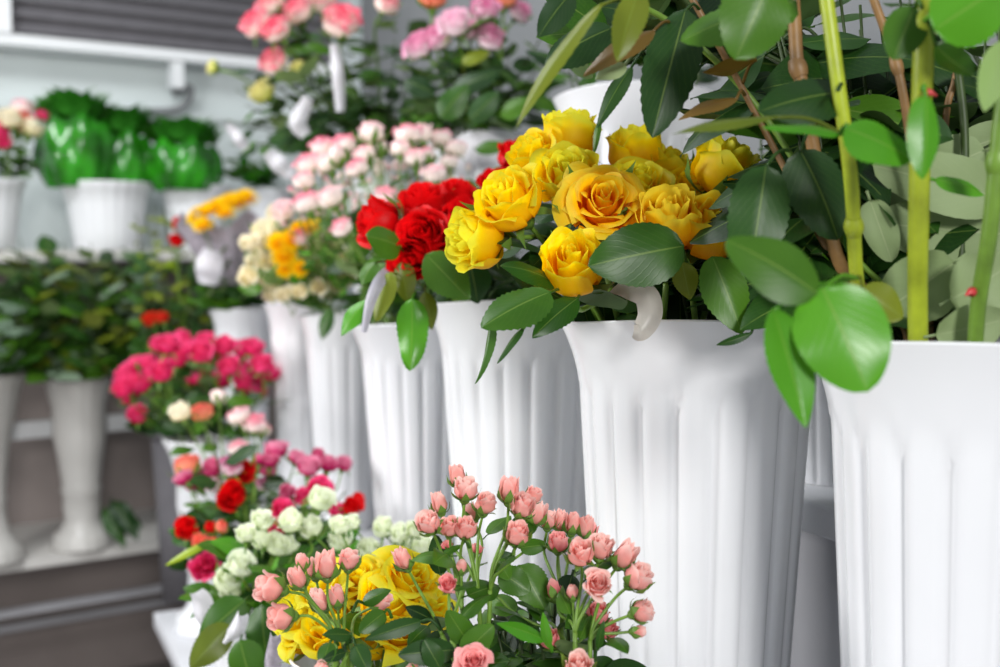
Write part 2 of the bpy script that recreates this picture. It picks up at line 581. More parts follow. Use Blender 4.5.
def leaf_mtx(base, tip, nrm):
    y = (V(tip) - V(base))
    L = y.length
    y.normalize()
    z = V(nrm)
    z = z - y * z.dot(y)
    if z.length < 1e-4:
        z = y.orthogonal()
    z.normalize()
    x = y.cross(z)
    m = Matrix((x, y, z)).transposed().to_4x4()
    return Matrix.Translation(base) @ m, L

def add_leaf(root, base, d, L, mat, nrm=None):
    nrm = nrm or V((R.uniform(-0.6, 0.6), R.uniform(-1.0, 0.2), R.uniform(0.2, 1)))
    tip = V(base) + V(d).normalized() * L
    if inside_vase(V(base), 1.02) or inside_vase(tip, 1.12) or inside_vase((V(base) + tip) / 2, 1.06):
        return None
    m, _ = leaf_mtx(base, tip, nrm)
    return part('leaf', pool_leaf(mat), root, m @ Matrix.Scale(L, 4))

def hero_leaf(root, a, b, w, nrm=(0, -1, 0.3), mat='leaf', arch=0.06, fold=-0.2, twist=0.0, wave=0.03, serr=0.035, attach=None, rows=26, blunt=0.8, label=None):
    """a, b = (px, py, y) of base and tip; w = width in photo pixels"""
    A, B = P(*a), P(*b)
    m, L = leaf_mtx(A, B, nrm)
    g0 = Geo()
    g0.grid(leaf_fn(L, w * (a[2] + b[2]) * 0.5 / F, fold, arch, twist, wave, serr, rows, ph=R.uniform(0, 6), blunt=blunt), 8, rows)
    g = Geo()
    T = Matrix.Translation(-root.location) @ m
    g.add(g0, T)
    if attach is not None:
        C = P(*attach) if len(attach) == 3 and not isinstance(attach, V) else attach
        C = C - root.location
        A0 = T @ V((0, 0.02 * L, 0))
        g.tube(curve([C, (C + A0) / 2 + V((0, 0, 0.004)), A0], 4), 0.0013, 0.0010, 5)
    else:
        A0 = T @ V((0, 0.02 * L, 0)); A1 = T @ V((0, -0.15 * L, -0.01 * L))
        g.tube([A1, (A0 + A1) / 2, A0], 0.0011, 0.0009, 5)
    o = part('leaf', g.mesh('leaf', [M[mat]]), root)
    if label:
        o['label'] = label
    return o

def spread_leaves(root, pts, n, L, mat, lo=0.35, hi=0.95, cat=None):
    for k in range(n):
        t = lo + (hi - lo) * (k + R.random()) / max(1, n)
        p = pts[min(len(pts) - 1, int(t * (len(pts) - 1)))]
        az = R.uniform(0, 2 * pi)
        d = V((cos(az), sin(az), R.uniform(-0.35, 0.55)))
        add_leaf(root, p + d.normalized() * 0.012, d, L * R.uniform(0.7, 1.15), mat if isinstance(mat, str) else R.choice(mat))

# single-headed rose
def rose(name, label, head, d, Rr, base, mat, kind='big', group=None, leaves=2, L=0.055, lmat='leaf', sr=0.0026, cat='rose', smat='stem', calyx=True):
    base = V(base)
    root = thing(name, label, cat, base, group)
    H = P(*head) if not isinstance(head, V) else head
    foot = add_bloom(root, H, d, Rr, kind, mat, calyx=calyx)
    dn = V(d).normalized()
    rp, vc, vr = rim_route(base, foot)
    end = foot + dn * Rr * 0.1
    if rp is None:
        mid = foot - dn * 0.04 + V((0, 0, -0.02))
        pts = curve([base, base.lerp(mid, 0.55), mid, end], 7)
    else:
        back = foot - dn * min(0.03, (foot - rp).length * 0.4)
        back.z = max(back.z, vc.z + 0.012)
        pts = curve([base, rp, rp.lerp(back, 0.6) + V((0, 0, 0.006)), back, end], 6)
    g = Geo()
    g.tube([p - base for p in pts], sr, sr * 0.75, 7)
    part('stem', g.mesh('stem', [M[smat]]), root)
    if leaves:
        spread_leaves(root, pts, leaves, L, lmat, 0.55, 0.92)
    return root

# branching spray of small roses; heads: (px, py, y, r_px, kind, (dx,dy,dz) or None)
def spray(name, label, base, heads, mat, group=None, leaves=4, L=0.04, lmat='leaf', sr=0.0022, cat='spray rose', smat='stem', join=0.55, out=0.35, calyx=True, jpos=None):
    base = V(base)
    root = thing(name, label, cat, base, group)
    H = []
    for h in heads:
        p = P(h[0], h[1], h[2])
        rr = h[3] * h[2] / F
        H.append((p, rr, h[4] if len(h) > 4 else 'half', h[5] if len(h) > 5 else None, h[6] if len(h) > 6 else mat))
    cen = sum((h[0] for h in H), V()) / len(H)
    J = P(*jpos) if jpos else base.lerp(cen, join)
    g = Geo()
    rp, vc, vr = rim_route(base, J)
    if rp is not None and J.z < vc.z + 0.02:
        J = V((rp.x, rp.y, vc.z + 0.02))
    trunk = curve([base, rp if rp is not None else base.lerp(J, 0.5), J], 6)
    g.tube([p - base for p in trunk], sr, sr * 0.85, 7)
    allp = list(trunk)
    for p, rr, kind, d, mt in H:
        if d is None:
            dd = (p - J).normalized() + V((0, -0.15, 0.35)) + V((R.uniform(-1, 1), R.uniform(-1, 1), R.uniform(-0.4, 0.6))) * out
        else:
            dd = V(d)
        dd.normalize()
        foot = add_bloom(root, p, dd, rr, kind, mt, calyx=calyx)
        ln = (foot - J).length
        c1 = J + (J - base).normalized() * ln * 0.25
        c2 = foot - dd * ln * 0.28
        br = curve([J, J.lerp(c2, 0.45) * 0.6 + c1 * 0.4, c2, foot + dd * rr * 0.12], 5)
        g.tube([q - base for q in br], sr * 0.68, sr * 0.5, 6)
        allp += br[3:-4]
    part('stem', g.mesh('stem', [M[smat]]), root)
    for k in range(leaves):
        p = R.choice(allp[4:])
        az = R.uniform(0, 2 * pi)
        d = V((cos(az), sin(az), R.uniform(-0.3, 0.6)))
        add_leaf(root, p + d.normalized() * 0.008, d, L * R.uniform(0.7, 1.2), lmat if isinstance(lmat, str) else R.choice(lmat))
    return root

# leafy stem: each leaf a part on a curved stalk
def leafy(name, label, base, top, n, L, lmat, cat='greenery', group=None, smat='stem_dark', sr=0.0022, bend=0.03, droop=0.0, merged=False, tlo=0.22, via=None):
    base, top = V(base), V(top)
    root = thing(name, label, cat, base, group)
    rp, vc, vr = rim_route(base, top)
    if rp is not None:
        mid = rp
        top = V((top.x, top.y, max(top.z, vc.z + 0.015)))
    else:
        mid = base.lerp(top, 0.55) + V((R.uniform(-1, 1), R.uniform(-1, 1), 0)) * bend
    pts = curve([base, mid] + (via or []) + [top], 8)
    g = Geo()
    g.tube([p - base for p in pts], sr, sr * 0.5, 5)
    part('stem', g.mesh('stem', [M[smat]]), root)
    if merged:
        G = Geo()
        mats = [lmat] if isinstance(lmat, str) else list(lmat)
        ratio = 0.55
        for k in range(n):
            t = 0.25 + 0.75 * (k + R.random()) / n
            p = pts[min(len(pts) - 1, int(t * (len(pts) - 1)))]
            az = k * 2.4
            d = V((cos(az), sin(az), R.uniform(-0.2, 0.8) - droop))
            if inside_vase(p, 1.02) or inside_vase(p + d.normalized() * L, 1.1):
                continue
            m, _ = leaf_mtx(p - base, p - base + d.normalized(), V((R.uniform(-.5, .5), -0.6, 1)))
            q = Geo(); l = L * R.uniform(0.7, 1.2)
            q.grid(leaf_fn(l, l * ratio, -0.2, 0.08, 0.2, 0.03, ph=k), 2, 5)
            G.add(q, m, k % len(mats))
        if G.f:
            part('foliage', G.mesh('foliage', [M[x] for x in mats]), root)
    else:
        for k in range(n):
            t = tlo + (1 - tlo) * (k + R.random()) / n
            p = pts[min(len(pts) - 1, int(t * (len(pts) - 1)))]
            az = k * 2.4 + R.uniform(-0.3, 0.3)
            d = V((cos(az), sin(az), R.uniform(-0.3, 0.6) - droop))
            add_leaf(root, p + d.normalized() * L * 0.2, d, L * R.uniform(0.7, 1.2), lmat if isinstance(lmat, str) else R.choice(lmat))
    return root

# ------------------------------------------------------------------ vases
def vase_geo(D, H, rb=0.62, lobes=20, wave=0.0042, wphase=0.0, flare=0.13, depth=0.062):
    rt = D / 2
    g = Geo()
    nl = 9
    nu = lobes * nl
    ZS = [0, 0.012, 0.03, 0.08, 0.16, 0.25, 0.34, 0.43, 0.52, 0.60, 0.67, 0.73, 0.775, 0.80, 0.82, 0.84, 0.86, 0.88, 0.90, 0.92, 0.94, 0.96, 0.975, 0.99, 1.0]
    def prof(v):
        r = rt * (rb + (0.885 - rb) * v)
        if v > 1 - flare:
            e = (v - (1 - flare)) / flare
            r += rt * 0.115 * e ** 1.8
        if v < 0.03:
            r *= 0.985 + 0.5 * v
        return r
    def outer(a, b):
        j = b * (len(ZS) - 1)
        v = ZS[int(round(j))]
        q = 2 * pi * a
        fr = (a * lobes) % 1.0
        s = 2 * fr - 1
        vb = 0.93 - 0.055 * s * s
        k = min(1, max(0, (vb - v) / 0.035))
        k = k * k * (3 - 2 * k)
        k *= min(1, v / 0.03)
        # broad convex lobe with narrow groove
        lobe = -depth * (abs(s) ** 3.2) * 0.95 - depth * 0.15 * max(0, 1 - abs(s) * 1.2)
        r = prof(v) * (1 + lobe * k)
        z = H * v
        e = max(0, v - 0.9) / 0.1
        z += wave * e * cos(2 * (q - wphase))
        return (r * cos(q), r * sin(q), z)
    g.grid(outer, nu, len(ZS) - 1, closed=True)
    th = 0.0028
    def lip(a, b):
        q = 2 * pi * a
        ang = pi * b
        r = rt - th / 2 + th / 2 * cos(ang) * 1.0
        z = H + wave * cos(2 * (q - wphase)) + th * 0.5 * sin(ang)
        return (r * cos(q), r * sin(q), z)
    g.grid(lip, nu, 4, closed=True)
    def inner(a, b):
        q = 2 * pi * a
        v = 1 - b * 0.97
        r = prof(v) * (1 - depth * 0.95 * (1 if v < 0.9 else max(0, (1 - v) * 10))) - th
        z = H * v + wave * max(0, v - 0.9) * 10 * cos(2 * (q - wphase))
        if b == 1:
            r = 0.002
        return (r * cos(q), r * sin(q), z)
    g.grid(inner, nu, 12, closed=True)
    def bot(a, b):
        q = 2 * pi * a
        r = prof(0) * (1 - b) + 0.001
        return (r * cos(q), r * sin(q), 0.0)
    g.grid(bot, nu, 1, closed=True)
    return g

def vase(label, px, rimpy, y, D, base_z, cat='vase', group=None, name='fluted_vase', mat='vase', **kw):
    c = P(px, rimpy, y)
    H = c.z - base_z
    wph = math.atan2(-c.y, -c.x)
    kw.setdefault('wphase', wph)
    g = vase_geo(D, H, **kw)
    o = solid(name, g, [M[mat]], label, cat, (c.x, c.y, base_z), group)
    VASES.append((V(c), D / 2, base_z))
    return V((c.x, c.y, c.z)), V((c.x, c.y, base_z))

def lathe_geo(prof, seg=48, rib=0.0, nrib=16):
    g = Geo()
    n = len(prof) - 1
    def fn(a, b):
        r, z = prof[int(round(b * n))]
        q = 2 * pi * a
        r *= 1 + rib * cos(q * nrib)
        return (r * cos(q), r * sin(q), z)
    g.grid(fn, seg, n, closed=True)
    return g

def in_vase(c, depth=0.12, r=0.05):
    """a random point inside the vase, well below the rim"""
    q = R.uniform(0, 2 * pi); k = sqrt(R.random()) * r
    return V((c.x + k * cos(q), c.y + k * sin(q), c.z - depth))

# shelf heights (relative to eye level)
ZA, ZB, ZCc = -0.49, -0.225, -0.72
AZ, BZ, CZ = ZC + ZA, ZC + ZB, ZC + ZCc

# ================================================================== SETTING
def board(name, u0, u1, n0, n1, z0, z1, mat, label=None, cat=None, kind=None, bevel=0.003):
    g = Geo()
    c = [row(u0, n0, 0), row(u1, n0, 0), row(u1, n1, 0), row(u0, n1, 0)]
    vs = []
    b = [(p.x, p.y, ZC + z0) for p in c] + [(p.x, p.y, ZC + z1) for p in c]
    g.v = b; g.uv = [(0, 0)] * 8
    g.f = [(3, 2, 1, 0), (4, 5, 6, 7), (0, 1, 5, 4), (1, 2, 6, 5), (2, 3, 7, 6), (3, 0, 4, 7)]
    # orientation fix
    g.m = [0] * 6
    me = g.mesh(name, [M[mat]], False)
    o = part(name, me)
    if label:
        o['label'] = label; o['category'] = cat
    if kind:
        o['kind'] = kind
    if bevel:
        md = o.modifiers.new('bevel', 'BEVEL'); md.width = bevel; md.segments = 2
    return o

g = Geo(); g.box((-4.5, -2.5, -0.05), (3.0, 5.5, 0))
o = part('floor', g.mesh('floor', [M['floor']], False)); o['kind'] = 'structure'
# back wall (along W)
W = V((0.84, 0.54, 0)).normalized()
WN = V((-W.y, W.x, 0))                     # away from the camera
W0 = V((-1.145, 3.15, 0))
def wpt(t, n, z):
    return W0 + W * t + WN * n + V((0, 0, ZC + z))
def wbox(g, t0, t1, n0, n1, z0, z1, mat=0):
    b = len(g.v)
    for t in (t0, t1):
        for n in (n0, n1):
            for z in (z0, z1):
                g.v.append(tuple(wpt(t, n, z))); g.uv.append((0, 0))
    for f in ((0, 1, 3, 2), (4, 6, 7, 5), (0, 4, 5, 1), (2, 3, 7, 6), (0, 2, 6, 4), (1, 5, 7, 3)):
        g.f.append(tuple(b + i for i in f)); g.m.append(mat)
g = Geo(); wbox(g, -3.2, 2.0, 0.22, 0.30, -1.3, 1.5)
o = part('wall_back', g.mesh('wall_back', [M['wall']], False)); o['kind'] = 'structure'
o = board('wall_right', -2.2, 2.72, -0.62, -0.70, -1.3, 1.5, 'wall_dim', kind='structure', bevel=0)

# display steps
board('display_shelf', -0.75, 2.02, -0.17, 0.115, ZA - 0.03, ZA, 'shelfgrey', 'long white laminate shelf carrying the middle row of fluted vases', 'shelf')
board('display_shelf', -0.75, 2.0, -0.60, -0.13, ZB - 0.03, ZB, 'shelfgrey', 'grey white shelf edge seen between the two nearest big vases', 'shelf')
board('display_shelf', -0.75, 0.72, 0.12, 0.42, ZCc - 0.03, ZCc, 'shelfgrey', 'lowest white shelf carrying the small front vases', 'shelf')
board('display_shelf', 0.724, 1.47, 0.12, 0.242, ZCc - 0.03, ZCc, 'shelfgrey', 'narrow low shelf under the fuchsia and mixed bunches', 'shelf')
board('riser_panel', -0.75, 1.98, -0.175, -0.19, ZA, ZB - 0.03, 'panel', 'plain grey upright panel under the upper shelf', 'panel', bevel=0)
board('riser_panel', -0.75, 1.95, 0.105, 0.09, -1.3, ZA - 0.03, 'panel', 'plain grey upright panel behind the lowest vases', 'panel', bevel=0)

# ================================================================== VASES
v1, v1b = vase('bright white fluted vase cut off at the right, holding thick rose stems', 992, 338, 0.69, 0.226, AZ, rb=0.66)
v2, v2b = vase('large shaded white fluted vase holding the yellow roses', 695, 318, 0.92, 0.226, AZ, rb=0.67)
v3, v3b = vase('white fluted vase holding the red roses', 527, 300, 1.21, 0.222, AZ)
v4, v4b = vase('bright white fluted vase just left of the red rose vase', 426, 322, 1.56, 0.215, AZ)
v5, v5b = vase('white fluted vase under the cream spray roses and golden flowers', 302, 302, 2.12, 0.145, AZ, lobes=14)
v6, v6b = vase('shaded white fluted vase between the cream flower vase and its brighter neighbour', 345, 314, 1.93, 0.16, AZ, lobes=14)
v7, v7b = vase('grey white vase under the lilac wrapped golden flowers', 243, 309, 2.5, 0.15, AZ, lobes=14)
b1, b1b = vase('white upper shelf vase seen directly behind the yellow rose heads', 636, 97, 1.49, 0.222, BZ)
b2, b2b = vase('low white vase on the upper shelf glimpsed between the two nearest big vases', 838, 300, 1.08, 0.16, BZ)
b3, b3b = vase('white upper shelf vase under the lilac roses', 476, 137, 2.02, 0.21, BZ)
b4, b4b = vase('white upper shelf vase under the pink edged roses', 385, 158, 2.42, 0.20, BZ)
c1, c1b = vase('small white vase rim holding the low yellow roses', 385, 645, 0.90, 0.160, CZ, lobes=16)
c2, c2b = vase('small white vase of salmon spray roses before the big shaded vase', 553, 735, 0.715, 0.118, CZ, lobes=14)
c3, c3b = vase('small white vase of leaning salmon spray roses at front left', 372, 745, 0.705, 0.105, CZ, lobes=14)
c4, c4b = vase('white vase under the greenish white spray roses', 256, 606, 1.22, 0.115, CZ, lobes=14)
c5, c5b = vase('white vase under the mixed magenta and red roses', 268, 556, 1.55, 0.125, CZ, lobes=14)

def urn(label, px, rimpy, y, D, base_z, mat='urn', neck=0.38, foot=0.85):
    c = P(px, rimpy, y)
    H = c.z - base_z
    r = D / 2
    pr = [(0.001, 0), (foot * r, 0), (foot * r, 0.02 * H), (foot * r * 0.93, 0.04 * H), (foot * r * 0.93, 0.075 * H), (foot * r * 0.72, 0.10 * H),
          (foot * r * 0.55, 0.16 * H), (neck * r * 1.02, 0.24 * H), (neck * r, 0.30 * H), (neck * r * 1.12, 0.33 * H), (neck * r * 1.02, 0.36 * H),
          (neck * r * 1.2, 0.5 * H), (neck * r * 1.45, 0.65 * H), (0.72 * r, 0.8 * H), (0.86 * r, 0.92 * H), (r, 0.985 * H), (r, H),
          (r * 0.95, H), (r * 0.8, 0.9 * H), (0.64 * r, 0.78 * H), (neck * r, 0.5 * H), (0.001, 0.42 * H)]
    VASES.append((V(c), D / 2, base_z))
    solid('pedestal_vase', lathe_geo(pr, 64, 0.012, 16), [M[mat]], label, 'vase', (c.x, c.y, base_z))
    return V((c.x, c.y, c.z)), V((c.x, c.y, base_z))

TZ = ZC - 0.78      # top of the low rack board
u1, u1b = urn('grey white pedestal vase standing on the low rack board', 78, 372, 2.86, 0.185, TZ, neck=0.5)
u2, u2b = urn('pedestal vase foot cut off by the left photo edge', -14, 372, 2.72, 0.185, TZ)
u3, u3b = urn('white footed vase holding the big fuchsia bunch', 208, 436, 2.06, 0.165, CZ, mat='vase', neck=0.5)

# ================================================================== BACK RACK AND WALL FITTINGS
rk = thing('metal_rack', 'low white metal rack at lower left carrying the pedestal vases', 'rack', wpt(-0.2, -0.1, -1.3))
def rackpart(name, g, mat):
    me = g.mesh(name, [M[mat]], False)
    o = part(name, me, rk); o.location = -rk.location
    return o
g = Geo(); wbox(g, -1.6, 0.36, -0.33, 0.06, -0.805, -0.78); rackpart('shelf_board', g, 'paint')
g = Geo(); wbox(g, -1.6, 0.36, -0.16, -0.13, -0.50, -0.455); rackpart('cross_rail', g, 'frame')
g = Geo(); wbox(g, -1.6, 0.36, -0.30, -0.27, -0.93, -0.915); rackpart('lower_rail', g, 'panel')  # lower rails coloured darker grey to stand in for shade under the board
g = Geo(); wbox(g, -1.6, 0.36, -0.02, 0.0, -1.06, -1.04); rackpart('lower_rail', g, 'panel')
for t in (-1.2, 0.335):
    for n in (-0.32, 0.03):
        g = Geo(); wbox(g, t, t + 0.03, n, n + 0.03, -1.3, -0.81 if n < 0 else -0.03); rackpart('post', g, 'frame')
g = Geo(); wbox(g, 0.19, 0.215, -0.15, -0.13, -0.78, -0.455); rackpart('post', g, 'frame')
g = Geo(); wbox(g, -1.7, 0.76, 0.17, 0.215, -1.3, -0.035)  # darker layer over the wall below the wall shelf
o = solid('lower_wall_layer', g, [M['taupe_lower']], 'darker taupe layer on the lower wall behind the rack', 'panel', smooth=False)
g = Geo(); wbox(g, -1.7, 0.75, -0.20, 0.17, -0.03, 0.0)
o = solid('wall_shelf', g, [M['paint']], 'white wall shelf holding the buckets of green wrapped plants', 'shelf', smooth=False, bevel=0.003)

# grille high on the wall
gr = thing('wall_grille', 'large grey slatted grille in a white frame high on the wall', 'grille', wpt(0.1, 0.2, 0.5))
def gpart(name, g, mat, smooth=False):
    o = part(name, g.mesh(name, [M[mat]], smooth), gr); o.location = -gr.location
    return o
def zat(py, px, n):
    # height on the wall plane seen at photo row py, column px
    a = (px - 500) / F
    # solve point on wall line
    # (W0+WN*n + W t).x = a * y
    p0 = W0 + WN * n
    t = (a * p0.y - p0.x) / (W.x - a * W.y)
    y = p0.y + W.y * t
    q = P(px, py, y)
    return t, q.z - ZC
tl, zl = zat(44, 18, 0.12)
tr_, zr = zat(66, 262, 0.12)
zg = (zl + zr) / 2 + 0.022
g = Geo(); wbox(g, tl, 0.78, 0.14, 0.21, zg, zg + 0.7); gpart('back_plate', g, 'grille')
for k in range(16):
    g = Geo()
    z = zg + 0.02 + k * 0.042
    b0 = [wpt(tl, 0.14, z + 0.030), wpt(0.78, 0.14, z + 0.030), wpt(0.78, 0.115, z), wpt(tl, 0.115, z)]
    g.v = [tuple(p) for p in b0] + [tuple(p + V((0, 0, -0.006))) for p in b0]
    g.uv = [(0, 0)] * 8; g.f = [(3, 2, 1, 0), (4, 5, 6, 7), (0, 1, 5, 4), (1, 2, 6, 5), (2, 3, 7, 6), (3, 0, 4, 7)]; g.m = [0] * 6
    gpart('slat', g, 'grille')
g = Geo(); wbox(g, tl - 0.12, 0.78, 0.09, 0.21, zg - 0.03, zg); gpart('bottom_rail', g, 'frame')
g = Geo(); wbox(g, tl - 0.13, tl, 0.08, 0.21, zg, zg + 0.7); gpart('side_rail', g, 'frame')
# bracket and pipe
tb, zb = zat(66, 181, 0.12)
g = Geo(); wbox(g, tb - 0.017, tb + 0.017, 0.10, 0.15, zg - 0.11, zg - 0.03); gpart('bracket', g, 'frame')
g = Geo()
t2, z2 = zat(88, 196, 0.15); t3, z3 = zat(107, 180, 0.15); t4, z4 = zat(108, 110, 0.15); t5, z5 = zat(104, 240, 0.15)
g.tube(curve([wpt(tb, 0.15, zg - 0.12), wpt(t2, 0.16, z2), wpt(t3 + 0.02, 0.17, z3), wpt(t3 - 0.1, 0.18, z4), wpt(t4, 0.18, z4)], 8), 0.012, 0.010, 8)
solid('drain_pipe', g, [M['wall_dim']], 'thin curved grey pipe hanging below the wall grille', 'pipe')
g = Geo(); wbox(g, -0.9, 0.76, 0.20, 0.215, z4 - 0.012, z4 + 0.012)
solid('pipe_cover', g, [M['wall']], 'pale horizontal cable cover along the wall under the grille', 'trim', smooth=False)

# ================================================================== YELLOW ROSES (V2)
GY = 'yellow roses in the big shaded vase'
Yl = [
 ('lowest yellow rose facing forward just above the shaded vase rim', (572, 266, 0.785), (-0.15, -0.75, 0.65), 0.0265, 'yellow', 'cup'),
 ('leftmost yellow rose drooping beside the red roses', (478, 238, 0.86), (-0.8, -0.45, 0.0), 0.0275, 'yellow', 'cup'),
 ('plump yellow rose bending left over the red roses', (510, 202, 0.85), (-0.45, -0.55, 0.5), 0.031, 'yellow', 'big'),
 ('yellow rose standing highest of all against the white vase', (571, 137, 0.93), (0.05, -0.1, 1), 0.027, 'yellow', 'cup'),
 ('yellow rose upper left with its petals spread sideways', (534, 160, 0.92), (-0.55, -0.4, 0.6), 0.028, 'yellow', 'big'),
 ('pale yellow rose in the middle with folded outer petals', (568, 178, 0.88), (-0.1, -0.7, 0.6), 0.031, 'yellow', 'big'),
 ('wide yellow rose with an orange heart in the middle front', (603, 203, 0.83), (0.02, -0.85, 0.5), 0.033, 'yellow_orange', 'open'),
 ('tall greenish yellow rose upright near the centre top', (636, 152, 0.93), (-0.05, -0.15, 1), 0.027, 'yellow', 'cup'),
 ('yellow rose behind the orange hearted rose', (637, 188, 0.88), (0.1, -0.6, 0.8), 0.028, 'yellow', 'big'),
 ('greenish yellow rose right of the tall upright one', (665, 172, 0.93), (0.3, -0.3, 0.9), 0.025, 'yellow', 'cup'),
 ('amber rose directly above the large oval leaf', (667, 222, 0.82), (-0.05, -0.65, 0.75), 0.029, 'yellow_orange', 'cup'),
 ('amber rose tucked at the right behind the big leaves', (708, 228, 0.82), (0.15, -0.75, 0.65), 0.028, 'yellow_orange', 'cup'),
 ('ruffled yellow rose at the far right of the bunch', (724, 170, 0.88), (0.35, -0.3, 0.9), 0.029, 'yellow', 'cup'),
 ('flat ruffled yellow rose between the amber ones and the top', (690, 190, 0.90), (0.1, -0.6, 0.8), 0.027, 'yellow', 'open'),
 ('yellow rose half hidden beneath the oval leaf', (640, 240, 0.87), (-0.1, -0.6, 0.7), 0.025, 'yellow_orange', 'big'),
]
YR = []
for i, (lb, h, d, r, mt, kd) in enumerate(Yl):
    b = v2 + V((R.uniform(-0.04, 0.04), R.uniform(-0.04, 0.04), -0.2))
    YR.append(rose('yellow_rose', lb, h, d, r, b, mt, kd, GY, leaves=4, L=0.055, lmat='leaf_dark'))
low, lft = YR[0], YR[1]
hero_leaf(YR[10], (684, 246, 0.745), (588, 266, 0.735), 66, (0.05, -1, 0.25), 'leaf', arch=0.05, fold=-0.12, serr=0.02, attach=(690, 285, 0.84), blunt=0.62, label='large oval leaf in front')
hero_leaf(lft, (550, 292, 0.75), (481, 328, 0.73), 52, (-0.2, -0.8, 0.7), 'leaf', arch=0.05, fold=-0.2, serr=0.045, attach=(575, 296, 0.82), blunt=0.6)
hero_leaf(lft, (556, 284, 0.78), (500, 266, 0.76), 34, (-0.1, -0.7, 0.8), 'leaf', arch=0.08, attach=(575, 296, 0.82), blunt=0.65)
hero_leaf(lft, (578, 298, 0.76), (532, 338, 0.74), 30, (0.1, -0.8, 0.6), 'leaf', arch=0.07, attach=(585, 300, 0.82))
hero_leaf(lft, (490, 314, 0.76), (475, 384, 0.745), 17, (-0.9, -0.6, 0.2), 'leaf', arch=-0.05, fold=-0.6)
hero_leaf(lft, (524, 326, 0.735), (497, 364, 0.73), 12, (-0.8, -0.6, 0.3), 'leaf_dark', arch=0.05, fold=-0.5, attach=(533, 312, 0.75))
hero_leaf(YR[11], (712, 256, 0.745), (742, 334, 0.735), 48, (0.1, -1, 0.1), 'leaf', arch=0.04, attach=(705, 300, 0.85), serr=0.03, blunt=0.65)
hero_leaf(YR[11], (752, 333, 0.72), (716, 345, 0.715), 9, (0.0, -1, 0.4), 'leaf_dark', arch=-0.08, fold=-0.4, serr=0.1, attach=(760, 320, 0.74))
hero_leaf(YR[11], (682, 262, 0.79), (690, 300, 0.79), 26, (-0.2, -1, 0.2), 'leaf_olive', arch=0.05)
hero_leaf(YR[5], (600, 120, 0.90), (594, 155, 0.90), 8, (-0.6, -1, 0.2), 'leaf', arch=0.05)
for k in range(11):
    x = 590 + 15 * k
    hero_leaf(YR[k % 9], (x, 330, 0.89 + 0.02 * (k % 3)), (x + R.uniform(-14, 14), R.uniform(282, 294), 0.90), 26, (R.uniform(-.4, .4), -1, 0.2), 'leaf_dark', blunt=0.7)
# ribbon curl on the rim
g = Geo()
A = [P(612, 298, 0.80), P(628, 290, 0.79), P(646, 296, 0.79), P(650, 315, 0.79), P(641, 331, 0.788), P(633, 331, 0.786)]
cl = curve(A, 6)
wv = [0.5, 0.9, 1.0, 0.9, 0.7, 0.3]
def rfn(a, b):
    k = b * (len(cl) - 1); p = cl[int(round(k))]
    t = cl[min(len(cl) - 1, int(round(k)) + 1)] - cl[max(0, int(round(k)) - 1)]
    s = t.normalized().cross(V((0, -1, 0))).normalized()
    w = 0.0085 * (0.45 + 0.9 * sin(pi * min(1, b * 0.85 + 0.08)))
    return p + s * (a - 0.5) * w * 1.6 + V((0, -0.003 * sin(pi * a), 0))
g.grid(rfn, 5, len(cl) - 1)
solid('ribbon_curl', g, [M['ribbon']], 'small pearly ribbon curl hanging over the yellow rose vase rim', 'ribbon')

# dark greenery inside V2
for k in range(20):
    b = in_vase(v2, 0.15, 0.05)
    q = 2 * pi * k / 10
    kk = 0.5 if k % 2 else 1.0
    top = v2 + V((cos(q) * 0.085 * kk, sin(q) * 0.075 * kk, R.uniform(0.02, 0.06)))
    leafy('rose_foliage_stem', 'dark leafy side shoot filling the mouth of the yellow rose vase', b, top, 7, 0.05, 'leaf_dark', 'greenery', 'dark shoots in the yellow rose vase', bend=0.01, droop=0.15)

# ================================================================== RED ROSES (V3)
GR = 'red roses in the white vase'
Rl = [
 ('red rose leaning furthest left over the vase edge', (380, 222, 1.12), (-0.85, -0.35, 0.3), 0.026, 'cup'),
 ('tallest red rose at the top left of the bunch', (424, 205, 1.15), (-0.2, -0.4, 0.9), 0.030, 'big'),
 ('red rose on top right touching the yellow petals', (459, 198, 1.18), (0.2, -0.3, 0.9), 0.027, 'big'),
 ('red rose beneath the yellow left petals', (463, 226, 1.12), (0.3, -0.7, 0.5), 0.028, 'cup'),
 ('red rose in the middle of the bunch facing forward', (423, 236, 1.08), (-0.2, -0.9, 0.3), 0.029, 'big'),
 ('lowest red rose with pointed hanging petals', (416, 258, 1.07), (-0.3, -0.8, -0.1), 0.026, 'cup'),
 ('red rose low at the right beside a dark leaf', (452, 262, 1.07), (0.2, -0.9, 0.0), 0.026, 'big'),
 ('red rose glimpsed behind the upper left yellow rose', (516, 158, 1.22), (0.2, -0.3, 0.9), 0.026, 'big'),
 ('red rose petal showing behind the left yellow rose top', (500, 186, 1.2), (0.0, -0.4, 0.9), 0.026, 'big'),
]
RR = []
for lb, h, d, r, kd in Rl:
    b = v3 + V((R.uniform(-0.04, 0.04), R.uniform(-0.04, 0.04), -0.2))
    RR.append(rose('red_rose', lb, h, d, r, b, 'red', kd, GR, leaves=3, L=0.055, lmat='leaf_dark'))
hero_leaf(RR[5], (426, 254, 1.03), (470, 300, 1.02), 42, (-0.1, -1, 0.2), 'leaf', arch=0.04, attach=(440, 285, 1.1))
hero_leaf(RR[6], (470, 262, 1.05), (478, 304, 1.05), 38, (0.2, -1, 0.1), 'leaf_dark', arch=0.04)
hero_leaf(RR[0], (401, 247, 1.06), (366, 236, 1.04), 40, (-0.1, -0.9, 0.6), 'leaf', arch=0.06, attach=(412, 275, 1.1), blunt=0.6)
hero_leaf(RR[0], (412, 298, 1.04), (410, 371, 1.03), 34, (-0.2, -1, 0.2), 'leaf_bright', arch=-0.04, attach=(420, 290, 1.08), wave=0.1, blunt=0.65)
